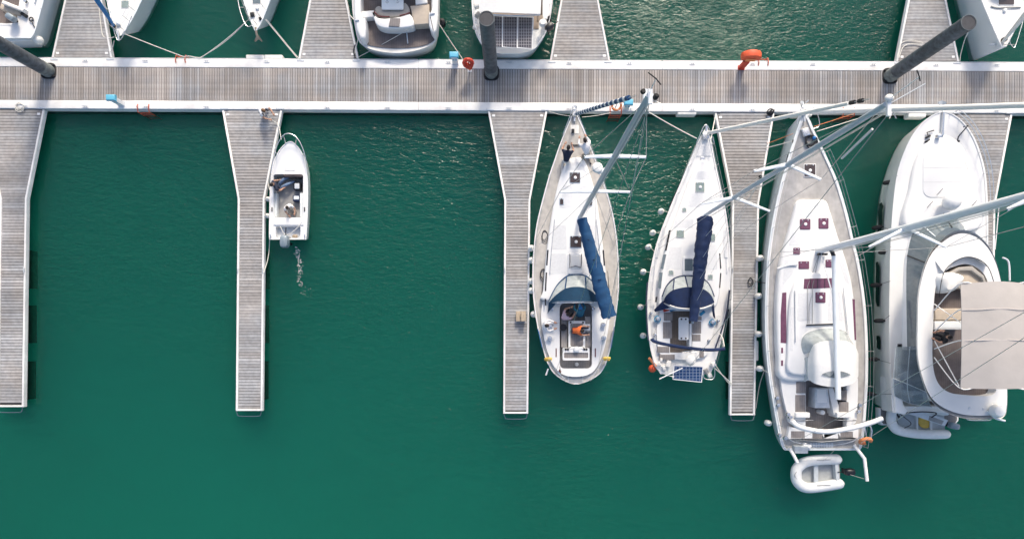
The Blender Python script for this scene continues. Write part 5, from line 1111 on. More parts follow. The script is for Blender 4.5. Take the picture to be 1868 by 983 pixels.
# aft cockpit fittings
M().wprism(rrect(19.3, -1.7, 19.9, -.9, .1), 1.5, 1.12, .05).build('seat', 'grey_cushion', D.o); M().wprism(rrect(19.5, -3.5, 22.4, -3.0, .1), 1.55, 1.12, .05).build('seat', 'gelcoat_cool', D.o); M().wprism(rrect(19.9, -2.5, 20.5, -1.4, .1), 1.75, 1.68, .02).build('table', 'dark_glass', D.o)
M().tube([(20.2, -2.0, 1.1), (20.2, -2.0, 1.68)], .05, 8).build('table_leg', 'steel', D.o)
M().patch([[(1634, 633, 3.15), (1660, 632, 3.2), (1684, 630, 3.2)], [(1630, 690, 2.9), (1655, 700, 2.95), (1690, 715, 3.0)], [(1632, 722, 2.3), (1660, 735, 2.3), (1700, 742, 2.3)]], .006).build('cockpit_enclosure', 'smoked_vinyl', D.o)
for pts in ([(1634, 633, 3.17), (1630, 690, 2.92), (1632, 722, 2.32)], [(1660, 632, 3.22), (1655, 700, 2.97), (1660, 735, 2.32)], [(1630, 690, 2.93), (1655, 700, 2.98), (1690, 715, 3.02)], [(1632, 722, 2.33), (1660, 735, 2.33), (1700, 742, 2.33)]):
    D.tb('enclosure_zip', pts, .016, 'hypalon_grey', 5, smooth=5)
M().wprism([(18.75, -2.3), (19.1, -2.3), (19.25, -3.6), (19.5, -3.9), (19.3, -4.1), (18.85, -4.0)], 2.3, 1.0, .1).build('quarter_wing', 'gelcoat', D.o)
for i, (x, y, z) in enumerate(((1620, 333, 1.3), (1600, 415, 1.0), (1612, 460, 1.5), (1597, 520, 1.0), (1604, 585, 1.4), (1593, 655, 1.0), (1587, 718, .8))):
    D.fender(x, y, 'black fender on the left flank of the motor yacht, %s from the bow' % ORD[i], z, .115, .58, True, tilt=.5)
D.tb('whip_antenna', [(1815, 455, 3.2), (1823, 370, 3.2)], .025, 'white_paint'); D.tb('side_handrail', [(1829, 470, 3.6), (1840, 478, 3.6), (1842, 512, 3.6)], .04, 'alu_white', 8, smooth=4)
# tender on the swim platform
tn, tt = rib('tender', 'pale grey inflatable tender with yellow lid stowed behind the motor yacht', [(1731, 751, 1.0), (1700, 746, 1.05), (1665, 742, 1.1), (1640, 741, 1.15), (1628, 750, 1.15), (1626, 768, 1.1), (1636, 783, 1.05), (1665, 790, 1.0), (1700, 792, .98), (1733, 791, .98)], .24, [(1632, 748), (1660, 744), (1722, 752), (1724, 786), (1665, 784), (1640, 776)], .7, 'hypalon_white', 'hypalon_grey')
M().lathe(P(1687, 768, .8), [(.36, 0), (.36, .05), (.33, .07)], 24).build('round_lid', 'yellow', tn)
M().prism([(1634, 735), (1648, 737), (1730, 766), (1724, 777), (1631, 745)], 1.55, 1.46, .02).build('gangway', 'galvanised', org=P(1680, 755, 1.46)); tag(bpy.data.objects['gangway'], 'grey folded gangway lying across the pale grey tender', 'gangway')
M().prism([(1696, 758), (1722, 767.5), (1718, 774), (1694, 766)], 1.57, 1.54).build('gangway_mat', 'grey_cushion', bpy.data.objects['gangway'])
M().tp(cr([(1630, 745, 1.3), (1645, 757, 1.3), (1662, 772, 1.1), (1650, 780, 1.2)], 5), .02, 5).build('painter', 'rope_dark', tn); M().tp(cr([(1640, 757, 1.3), (1640, 762, 1.3), (1635, 752, 1.3)], 5), .04, 5).build('painter', 'rope_dark', tn)
M().prism(rect(1672, 746, 1675, 786), .95, .76).build('thwart', 'hypalon_white', tn); M().prism(rect(1697, 748, 1701, 788), .95, .76).build('thwart', 'hypalon_white', tn)
outboard(tn, P(1734, 775, 1.0), math.radians(75), .85, 'motor_grey')
# ------------------------------------------------------------------ small open motorboat
stS = [(258, 527, 532.5), (263, 519, 539), (273.5, 509.5, 548), (285, 503, 553.5), (296, 498.5, 557), (318, 494.5, 560.5), (352, 492, 562), (397, 491, 561), (425, 490.5, 559.5), (437, 491, 558.5)]
wellS = rrect(499, 318, 553, 397, 4)
S = Boat('open_motorboat', 'small white open motorboat with outboard and two people aboard', 'motorboat', stS, .78, .25, .8, rake=.08, deckmat='gelcoat', holes=[wellS, rrect(503, 413, 548, 434, 2)], rim=.05)
S.well('cockpit', wellS, .745, .28, solemat='grey_cushion'); S.well('motor_well', rrect(503, 413, 548, 434, 2), .745, .45, solemat='galvanised')
for x0, x1 in ((499.5, 505), (547, 552.5)): S.pr('side_bench', rect(x0, 352, x1, 396), .6, .29, 'gelcoat_cool', .02)
S.pr('dash', rrect(517, 317.5, 552, 323, 1.5), .86, .4, 'brown_glass', .03); c = P(537, 325, .75); M().torus(c, .17, .015, 18, 6, Matrix.Rotation(.9, 3, 'X')).build('wheel', 'motor_black', S.o)
S.pr('seat', rrect(535, 333, 548, 346, 1.5), .62, .29, 'motor_black', .03); S.pr('seat_pad', rrect(537, 334.5, 546, 344.5, 1.5), .66, .61, 'galvanised', .02); S.pr('cool_box', rrect(534, 356, 546, 367, 1), .62, .29, 'navy_canvas', .02); S.pr('cool_box_lid', rrect(535.5, 357.5, 545, 364, 1), .66, .62, 'gelcoat_cool', .02)
S.pr('aft_thwart', rect(498.5, 398, 553.5, 411), .80, .5, 'gelcoat', .03); S.pr('foredeck_hatch', rrect(519, 296, 538, 312, 2), .89, .8, 'nonslip', .015)
outboard(S.o, P(522.5, 440, .75), math.radians(180) * 0, 1.1, 'motor_grey')
S.tb('bow_rail', [(494, 316, 1.25), (500, 285, 1.35), (507, 262, 1.42), (517, 247, 1.45), (528, 244, 1.45), (541, 251, 1.42), (552, 270, 1.35), (560, 300, 1.25)], .02, 'steel', 8, smooth=4)
for a, c_ in (((517, 247, 1.45), (521, 262, .98)), ((541, 251, 1.42), (539, 264, .98)), ((502, 277, 1.38), (505, 281, .95)), ((555, 280, 1.32), (552, 283, .95))): S.tb('rail_post', [a, c_], .017, 'steel')
for x, y in ((528, 288), (529, 266), (494, 430), (556, 430)): M().box(P(x, y, .8), .06, .2, .05, 0, .01).build('cleat', 'steel', S.o)
S.tb('fuel_line', [(505, 396, .7), (520, 428, .8), (540, 418, .8), (550, 405, .8)], .018, 'rope_white', 5, smooth=4); M().ell(P(538, 431, .6), .16, .1, .08, 10, 6).build('bundle', 'pale_wood', S.o)
for y in (341, 382):
    for x in (496, 555.5): S.pr('rod_holder', rect(x - 1, y - 4, x + 1, y + 4), .80, .77, 'motor_black')
for i, (x, y) in enumerate(((489.5, 363.5), (488.5, 394))): S.fender(x, y, 'white fender on the small open motorboat, %s from the bow' % ORD[i], .55, .13, .42)
# foam of the outboard
random.seed(3); fm = M()
for i in range(130):
    u = random.random() ** 1.7; cx = 541 + 9 * math.sin(u * 7) * .5 + 26 * u ** 2; cy = 457 + 90 * u; r_ = random.uniform(.006, .024) * (1.3 - u)
    q = P(cx + random.gauss(0, 2.6), cy + random.gauss(0, 5), .006); fm.ell(q, r_ * random.uniform(.8, 2), r_ * random.uniform(.8, 2), .008, 6, 3)
fo_ = fm.build('foam', 'white_paint'); fo_['kind'] = 'stuff'; fo_['label'] = 'white foam streak on the water behind the small motorboat'

# ------------------------------------------------------------------ boats of the upper berths (their outer ends leave the frame)
# motor cruiser, far left
T1 = Boat('motor_cruiser', 'white motor cruiser stern at the top left corner, with beige seat', 'motor cruiser', [(-230, 15, 25), (-190, -20, 70), (-120, -42, 92), (-40, -50, 88), (0, -52, 80), (40, -53, 69), (60, -52, 63), (70, -48, 56)], 1.3, .4, .86, hullmat='gelcoat_cool', deckmat='gelcoat', holes=[[(-40, -60), (44, -60), (30, 42), (-40, 48)]], group='boats in the upper berths')
T1.well('cockpit', [(-40, -60), (44, -60), (30, 42), (-40, 48)], 1.26, .8, solemat='teak_dark')
T1.pr('seat', [(2, 6), (40, 22), (36, 30), (-2, 16)], 1.35, .8, 'beige', .05); T1.pr('seat_back', [(4, 0), (44, 16), (41, 22), (1, 6)], 1.6, .8, 'gelcoat_warm', .06)
T1.pr('transom_wing', [(-40, 48), (44, 46), (60, 62), (56, 74), (-40, 78)], 1.05, .2, 'gelcoat', .06); T1.pr('step_strip', [(12, 66), (48, 67), (48, 71), (14, 69)], 1.06, 1.0, 'galvanised'); T1.pr('swim_step', [(-40, 40), (26, 44), (22, 48), (-40, 46)], 1.28, .82, 'gelcoat', .02)
outboard(T1.o, P(24, 35, 1.5), 1.0, .8, 'motor_grey'); M().box(P(46, 29, 1.3), .3, .16, .16, -.6, .03).build('folded_canvas', 'rubber', T1.o)
M().torus(P(57, 36, 1.35), .1, .03, 14, 6).build('cleat_rope', 'rope_dark', T1.o); T1.tb('stern_line', [(57, 38, 1.35), (63, 50, 1.3), (70, 58, .9)], .025, 'rope_dark', 6, smooth=4); T1.winch(50, 5, 1.3, .08)
T1.tb('gunwale_rail', [(63, 8, 1.34), (70, -15, 1.36)], .02, 'steel')
s_ = thing('ball_fender', 'round white ball fender at the stern of the top left cruiser', 'fender', P(70, 74, .5)); M().ell(P(70, 74, .85), .25, .23, .27, 16, 10).build('ball', 'fender_white', s_); M().lathe(P(63, 70, 1.0), [(.06, 0), (.05, .1)], 10).build('neck', 'rope_blue', s_)
T1.fender(82, 27, 'navy blue fender on the right side of the top left cruiser', .6, .14, .5, True)

def bowboat(name, label, st, z0, tip, holes=(), **kw):
    return Boat(name, label, 'sailboat', st, z0, .35, kw.pop('taper', .8), group='boats in the upper berths', deckmat=kw.pop('deckmat', 'nonslip'), **kw)
# st runs from the bow (bottom) upwards
T2 = bowboat('sailing_yacht', 'white sailboat bow at upper left beside the furled blue headsail', [(66, 214, 220), (52, 208, 231), (35, 202, 242), (15, 197, 252), (-10, 192, 264), (-60, 182, 284), (-130, 172, 300), (-220, 172, 300), (-320, 182, 288)], 1.3, (216, 66), hullmat='gelcoat_cool', rake=.2)
T2.pr('coachroof', cr([(222, -40), (236, -40), (262, -110), (268, -220), (200, -220), (205, -110)], 4, True), 1.75, 1.2, 'gelcoat', .1)
for sd_ in (-1, 1): T2.lifelines(sd_, .1, .7, 6)
pulpit(T2, [(201, 30, 2.2), (206, 50, 2.2), (214, 73, 2.2), (222, 70, 2.2), (232, 50, 2.2), (240, 30, 2.2)], [((201, 30, 2.2), (204, 33, 1.5)), ((207, 55, 2.2), (211, 58, 1.55)), ((226, 62, 2.2), (223, 60, 1.55)), ((240, 30, 2.2), (240, 32, 1.5))])
M().lathe(P(208, 49, 1.65), [(.1, 0), (.13, .06), (.12, .2)], 12).build('furler_drum', 'black', T2.o)
M().tp([(207, 47, 1.8), (190, 20, 4.2), (172, -6, 6.4), (120, -80, 10)], [.06, .1, .11, .1], 10).build('furled_headsail', 'bright_blue', T2.o)
T2.tb('anchor_roller', [(215, 56, 1.7), (217, 74, 1.68)], .06, 'steel', 8); M().box(P(217, 45, T2.deckz(45)), .2, .2, .12, .2, .03).build('windlass', 'steel', T2.o); T2.hatch(228, 8, 13, 13, T2.deckz(8), 'green_glass', 'gelcoat_warm', False)
T3 = bowboat('sailing_yacht', 'white sailboat bow with rusty anchor in the upper berth near the double fender', [(56, 464.5, 468), (45, 459, 475), (30, 453, 482), (12, 447, 489), (-15, 439, 500), (-60, 428, 514), (-130, 418, 524), (-220, 416, 524), (-320, 424, 512)], 1.2, (466, 56), hullmat='gelcoat_cool', rake=.2)
T3.pr('coachroof', cr([(462, -45), (478, -45), (500, -110), (504, -220), (440, -220), (442, -110)], 4, True), 1.65, 1.1, 'gelcoat', .1)
an = M().tp([(466, 50, 1.55), (468, 62, 1.45), (470, 70, 1.3)], [.05, .06, .05], 8).build('anchor', 'pale_wood', T3.o); M().patch([[(464, 75, 1.2), (470, 64, 1.35), (478, 75, 1.2)], [(466, 76, 1.15), (471, 72, 1.2), (477, 76, 1.15)]], .05).build('fluke', 'pale_wood', an)
for sd_ in (-1, 1): T3.lifelines(sd_, .1, .7, 6)
pulpit(T3, [(434, 0, 2.0), (437, 16, 2.0), (445, 40, 2.0), (452, 49, 2.0), (459, 47, 2.0)], [((436, 14, 2.0), (445, 14, 1.45)), ((446, 42, 2.0), (454, 36, 1.45))])
M().box(P(461, 28, T3.deckz(28)), .2, .2, .12, .2, .03).build('windlass', 'motor_black', T3.o); M().lathe(P(475, 35, T3.deckz(35)), [(.08, 0), (.06, .1)], 10).build('deck_vent', 'black', T3.o); M().lathe(P(470, 16, T3.deckz(16)), [(.1, 0), (.1, .06), (.06, .1)], 10).build('deck_vent', 'white_paint', T3.o)
T3.hatch(468, 0, 14, 14, T3.deckz(0), 'grey_glass', 'gelcoat_warm', False)
# teak motor yacht stern
T4 = Boat('motor_yacht', 'cream motor yacht stern with teak platform and curved beige seat, upper berth', 'motor yacht', [(-340, 712, 724), (-280, 672, 764), (-200, 650, 786), (-120, 642, 794), (-40, 641, 798), (20, 643, 799), (58, 649, 799), (72, 653, 796), (82, 660, 787), (90, 676, 768), (95, 698, 746), (97, 715, 730)], 1.0, .7, .9, hullmat='gelcoat', deckmat='gelcoat_warm', rake=.02, holes=[])
ptk = cr([(666, 35), (683, 34), (752, 48), (784, 44), (786, 58), (793, 62), (791, 74), (770, 84), (730, 88), (690, 86), (663, 79), (661, 70), (665, 62)], 3, True)
T4.pr('platform_planking', ptk, 1.02, .95, 'teak_dark'); T4.pr('cockpit_planking', [(655, -120), (786, -120), (786, 22), (655, 20)], 1.03, .95, 'teak_dark')
for pts in ([(648, -120), (657, -120), (658, 20), (666, 32), (667, 66), (660, 71), (655, 66), (645, 24)], [(786, -120), (798, -120), (799, 30), (793, 60), (787, 58), (782, 46), (782, 18), (787, 16)]): T4.pr('side_wing', cr(pts, 2, True), 1.75, .95, 'gelcoat', .12)
T4.pr('gate_sill', [(656, 21), (682, 19), (682, 31), (657, 34)], 1.45, .95, 'gelcoat', .05)
T4.pr('transom_seat_back', cr([(680, 20), (686, 31), (700, 34), (712, 33), (730, 31), (748, 26), (755, 46), (735, 51), (705, 52), (688, 46), (682, 34)], 3, True), 1.65, .95, 'gelcoat', .06)
T4.pr('seat_cushion', cr([(684, 18), (690, 27), (710, 31), (735, 29), (748, 22), (742, 8), (735, 6), (728, 16), (705, 19), (694, 12), (688, 12)], 3, True), 1.5, .96, 'cushion', .05)
T4.tb('seat_piping', [(682.5, 22, 1.66), (690, 29.5, 1.66), (700, 31, 1.66), (711, 31, 1.66)], .035, 'dark_red', 6, smooth=4); T4.tb('seat_piping', [(729, 29, 1.66), (740, 26.5, 1.66), (748, 23.5, 1.66)], .035, 'dark_red', 6, smooth=4)
tb_ = T4.pr('cockpit_table', rrect(696, -6, 736, 18, 3), 1.62, 1.55, 'gelcoat_cool', .02); T4.tb('table_leg', [(716, 6, 1.56), (716, 6, .97)], .06, 'steel')
for x in (706, 725): M().torus(P(x, 4, 1.63), .06, .015, 12, 5).build('cup_holder', 'steel', tb_)
T4.pr('sun_pad', [(748, 11), (783, 8), (783, 44), (756, 46)], 1.55, .96, 'beige', .05); T4.pr('side_seat', [(757, -3), (778, -5), (780, 6), (758, 9)], 1.6, .96, 'gelcoat', .05)
T4.pr('transom_step', [(712, 33), (730, 34), (728, 49), (709, 48)], 1.72, 1.6, 'teak_grey', .01); T4.pr('step_foot', rrect(708, 51, 725, 56, 1), 1.35, .98, 'gelcoat', .03); T4.pr('platform_hatch', rrect(719, 54, 734, 62, 2), 1.04, 1.0, 'galvanised'); T4.tb('gangway_track', [(742, 60, 1.05), (744, 80, 1.05)], .03, 'galvanised', 6)
for x, y in ((651, 38), (789, 26)): M().box(P(x, y, 1.72), .24, .1, .1, .3, .02).build('cleat', 'steel', T4.o)
T4.pr('deckhouse', cr([(668, -60), (774, -60), (770, -180), (720, -230), (672, -180)], 4, True), 2.8, .95, 'gelcoat', .2)
T4.fender(806, 43, 'black fender on the right side of the teak motor yacht', .6, .2, .6, True)
# sailboat stern with solar panels
T5 = Boat('sailing_yacht', 'white sailboat stern with large solar panel and white canopy, upper berth', 'sailboat', [(-330, 932, 940), (-260, 890, 982), (-160, 862, 1010), (-60, 858, 1012), (0, 860, 1008), (40, 863, 1003), (65, 869, 994), (85, 881, 980), (94, 894, 966), (99, 915, 945)], 1.3, .5, .86, hullmat='gelcoat_cool', deckmat='gelcoat', group='boats in the upper berths', holes=[rrect(884, -60, 990, 45, 5)])
T5.well('cockpit', rrect(884, -60, 990, 45, 5), 1.26, .85, solemat='teak_brown')
M().patch([[(874, -70, 3.0), (930, -72, 3.25), (988, -70, 3.0)], [(874, -20, 3.05), (930, -20, 3.3), (988, -20, 3.05)], [(874, 22, 2.95), (930, 24, 3.2), (986, 26, 2.95)]], .05).build('canopy', 'white_canvas', T5.o)
for x, y in ((878, 20), (982, 22)): T5.tb('canopy_post', [(x, y, 2.95), (x, y + 6, 1.3)], .02, 'steel')
M().tp([(876, 26, 2.9), (930, 29, 3.1), (985, 28, 2.9)], .03, 6).build('canopy_pole', 'alu', T5.o)
sp_ = M().prism([(889, 27), (974, 31), (971, 90), (889, 85)], 2.35, 2.3).build('solar_panel', 'white_paint', T5.o)
for k in range(3):
    x0, x1 = 890.5 + k * 27.6, 916 + k * 27.6
    M().prism([(x0, 29.5 + k * 1.2), (x1, 30.7 + k * 1.2), (x1 - .8 * (k + 1) * .5, 86.5 + k * 1.2), (x0 - .5 * k, 85 + k * 1.2 - 1)], 2.357, 2.33).build('cell_sheet', 'solar_grey', sp_)
for x, y in ((892, 30), (970, 34), (968, 86), (892, 82)): T5.tb('panel_post', [(x, y, 2.3), (x + (930 - x) * .06, y, 1.3)], .02, 'steel')
T5.tb('stern_rail', [(864, 0, 2.0), (866, 40, 2.0), (876, 70, 2.0), (890, 86, 2.0)], .018, 'steel', 6, smooth=4); T5.tb('stern_rail', [(1008, 0, 2.0), (1004, 30, 2.0), (996, 58, 2.0), (982, 80, 2.0)], .018, 'steel', 6, smooth=4)
for x, y in ((864, 8), (866, 38), (874, 64), (884, 80), (1006, 8), (1003, 34), (995, 58), (985, 76)): T5.tb('rail_post', [(x, y, 2.0), (x + (930 - x) * .05, y, 1.3)], .016, 'steel')
outboard(T5.o, P(1003, 52, 1.75), -.9, .8, 'motor_black'); M().lathe(P(990, 44, 1.75), [(.18, 0), (.2, .1), (.12, .2)], 14).build('lamp_dome', 'white_paint', T5.o)
for x, y, mt in ((999, 30, 'gelcoat_warm'), (1001, 38, 'rope_dark'), (995, 36, 'gelcoat'), (868, 52, 'gelcoat_warm'), (872, 30, 'rope_grey'), (870, 14, 'gelcoat')): M().box(P(x, y, 1.55), .26, .2, .25, x * .3, .04).build('rail_gear', mt, T5.o)
for x, y in ((985, 34), (978, 48)): T5.pr('teak_step', rect(x - 6, y - 6, x + 5, y + 5), 1.32, 1.25, 'teak_brown', .01)
# sailboat bow, far right
T6 = bowboat('sailing_yacht', 'pale blue grey sailboat bow in the top right corner', [(87, 1827, 1833), (72, 1820, 1842), (50, 1811, 1853), (25, 1800, 1865), (0, 1790, 1875), (-50, 1772, 1892), (-130, 1755, 1905), (-230, 1752, 1905), (-330, 1765, 1890)], 1.75, (1830, 87), hullmat='gelcoat_cool', taper=.72, deckmat='nonslip')
T6.pr('coachroof', cr([(1814, -20), (1852, -20), (1868, -100), (1868, -200), (1790, -200), (1792, -100)], 4, True), 2.3, 1.6, 'gelcoat', .1); T6.hatch(1836, 3, 28, 12, T6.deckz(3), 'brown_glass', 'gelcoat', False)
for sd_ in (-1, 1): T6.tb('toe_rail', [(1790 + (0 if sd_ < 0 else 86), 0, 1.98), (1811 if sd_ < 0 else 1853, 50, 2.08), (1827 if sd_ < 0 else 1834, 86, 2.14)], .04, 'gelcoat', 6, smooth=4)
T6.tb('deck_line', [(1808, 12, 2.0), (1820, 15, 2.0), (1840, 14, 2.02), (1862, 14, 2.0)], .03, 'rope_grey', 6, smooth=4)
pulpit(T6, [(1866, 40, 2.75), (1853, 82, 2.75), (1848, 86, 2.75), (1842, 76, 2.75), (1846, 60, 2.75)], [((1853, 82, 2.75), (1832, 82, 2.15)), ((1866, 40, 2.75), (1851, 52, 2.1))])
M().lathe(P(1830, 74, 2.12), [(.12, 0), (.12, .15), (.06, .2)], 12).build('furler_drum', 'black', T6.o); M().tp([(1830, 76, 2.3), (1868, 30, 5.0), (1920, -40, 9)], [.07, .12, .12], 10).build('furled_headsail', 'white_canvas', T6.o); M().lathe(P(1832, 20, T6.deckz(20)), [(.1, 0), (.08, .1)], 10).build('deck_vent', 'white_paint', T6.o)
an = M().tp([(1816, 82, 1.9), (1806, 82, 1.7)], .07, 6).build('anchor', 'galvanised', T6.o)

# ------------------------------------------------------------------ mooring lines
R1 = .022
line([(222, 60, 1.6), (335, 104, .65)], R1, 'rope_white', 'pale mooring line from the blue headsail boat to the walkway', .1)
line([(448, 41, 1.45), (366, 106, .65)], R1, 'rope_white', 'pale mooring line running left from the anchor bow to the walkway', .12); line([(446, 43, 1.45), (362, 107, .65)], .016, 'rope_white', 'second thinner line running left from the anchor bow', .25)
line([(484, 36, 1.4), (542, 106, .65)], R1, 'rope_white', 'pale mooring line running right from the anchor bow to the finger', .1); line([(487, 37, 1.4), (545, 107, .65)], .014, 'rope_white', 'second thinner line running right from the anchor bow', .2)
line([(366, 106, .65), (356, 105, .66), (345, 103, .66), (335, 104, .65)], .024, 'rope_white', 'pale rope end lying along the walkway kerb by the ladder')
line([(797, 38, 1.5), (844, 108, .65)], .02, 'rope_white', 'pale line from teak motor yacht to the pedestal left of the middle pile', .1)
line([(752, 50, 1.6), (655, 104, .65)], .014, 'rope_white', 'thin pale line crossing the teak platform of the motor yacht', .05)
line([(638, 28, .6), (651, 44, 1.4), (655, 60, .9), (650, 85, .6), (646, 104, .6)], .024, 'rope_white', 'slack cream rope beside the teak motor yacht'); line([(648, 82, .6), (645, 93, .62), (648, 106, .65)], .03, 'rope_dark', 'dark rope end on the finger beside the teak motor yacht')
line([(181, 15, .6), (184, 45, .58), (188, 66, .58), (200, 70, .6), (208, 68, 1.5)], .024, 'rope_white', 'pale rope loop on the finger beside the blue headsail boat'); line([(208, 75, 1.5), (202, 95, .6)], .018, 'rope_white', 'short pale line down to the finger at the blue headsail boat', .05)
line([(1778, 40, 1.2), (1762, 68, .9), (1753, 98, .6), (1751, 112, .6)], .02, 'rope_white', 'pale slack line between the top right bow and the finger', 0)
line([(1640, 106, .62), (1648, 86, .62), (1665, 80, .62), (1682, 83, .62)], .022, 'rope_white', 'pale rope curving across the finger behind the right pile'); line([(1636, 104, .62), (1644, 80, .62), (1662, 74, .62), (1684, 79, .62)], .018, 'rope_white', 'second pale rope curving across the finger behind the right pile')
line([(1184, 205, .62), (1271, 253, 1.4)], .028, 'rope_white', 'white bow line of the navy covered sailboat leading left to the walkway', .08); line([(1297, 255, 1.4), (1306, 209, .62)], .028, 'rope_white', 'white bow line of the navy covered sailboat leading up to the finger', .05)
line([(1300, 668, 1.2), (1318, 684, .8), (1335, 700, .6)], .022, 'rope_white', 'white stern line of the navy covered sailboat to the finger'); line([(1303, 662, 1.2), (1322, 690, .7), (1334, 703, .6)], .018, 'rope_white', 'second stern line of the navy covered sailboat to the finger')
line([(1312, 608, 1.5), (1318, 616, 1.9), (1321, 632, 2.2)], .03, 'rope_white', 'white strap at the right end of the navy folded bimini')
line([(488, 212, 1.05), (500, 222, .7), (508, 228, .75), (513, 255, 1.1)], .018, 'rope_white', 'bow line held by the person on the walkway edge'); line([(492, 434, .8), (491, 455, .3), (488, 475, .3), (481, 498, .6)], .022, 'rope_white', 'slack stern line from the small motorboat to the finger')
line([(495, 318, .9), (490, 335, .6), (494, 352, .8)], .018, 'rope_white', 'short looped line on the left side of the small motorboat')
line([(1040, 212, 1.6), (1002, 204, .62)], .014, 'rope_white', 'thin bow line of the blue covered sailboat to the finger', .1); line([(1062, 214, 1.6), (1115, 206, .62)], .014, 'rope_white', 'thin bow line of the blue covered sailboat to the ladder', .1)
line([(1400, 262, .6), (1447, 244, 1.8)], .013, 'orange_pale', 'reddish bow line of the largest sailboat over the left finger', .02); line([(1398, 270, .6), (1445, 258, 1.8)], .02, 'rope_white', 'white bow line of the largest sailboat over the left finger', .02)
line([(1485, 231, 1.9), (1560, 207, .62)], .013, 'orange_pale', 'reddish bow line of the largest sailboat to the right along the walkway', .02); line([(1490, 240, 1.9), (1580, 212, .62)], .02, 'rope_white', 'white bow line of the largest sailboat to the right along the walkway', .02)
line([(1394, 676, 1.4), (1385, 705, .9), (1379, 745, .6)], .02, 'rope_grey', 'slack grey line from the largest sailboat down to the finger end'); line([(1396, 516, 1.4), (1378, 513, .6)], .02, 'rope_dark', 'short dark line from the largest sailboat to tangled rope', 0)
line([(1447, 255, 1.8), (1443, 272, 1.7), (1437, 285, 1.65), (1433, 303, 1.6)], .03, 'rope_dark', 'dark knotted line along the left bow rail of the largest sailboat')

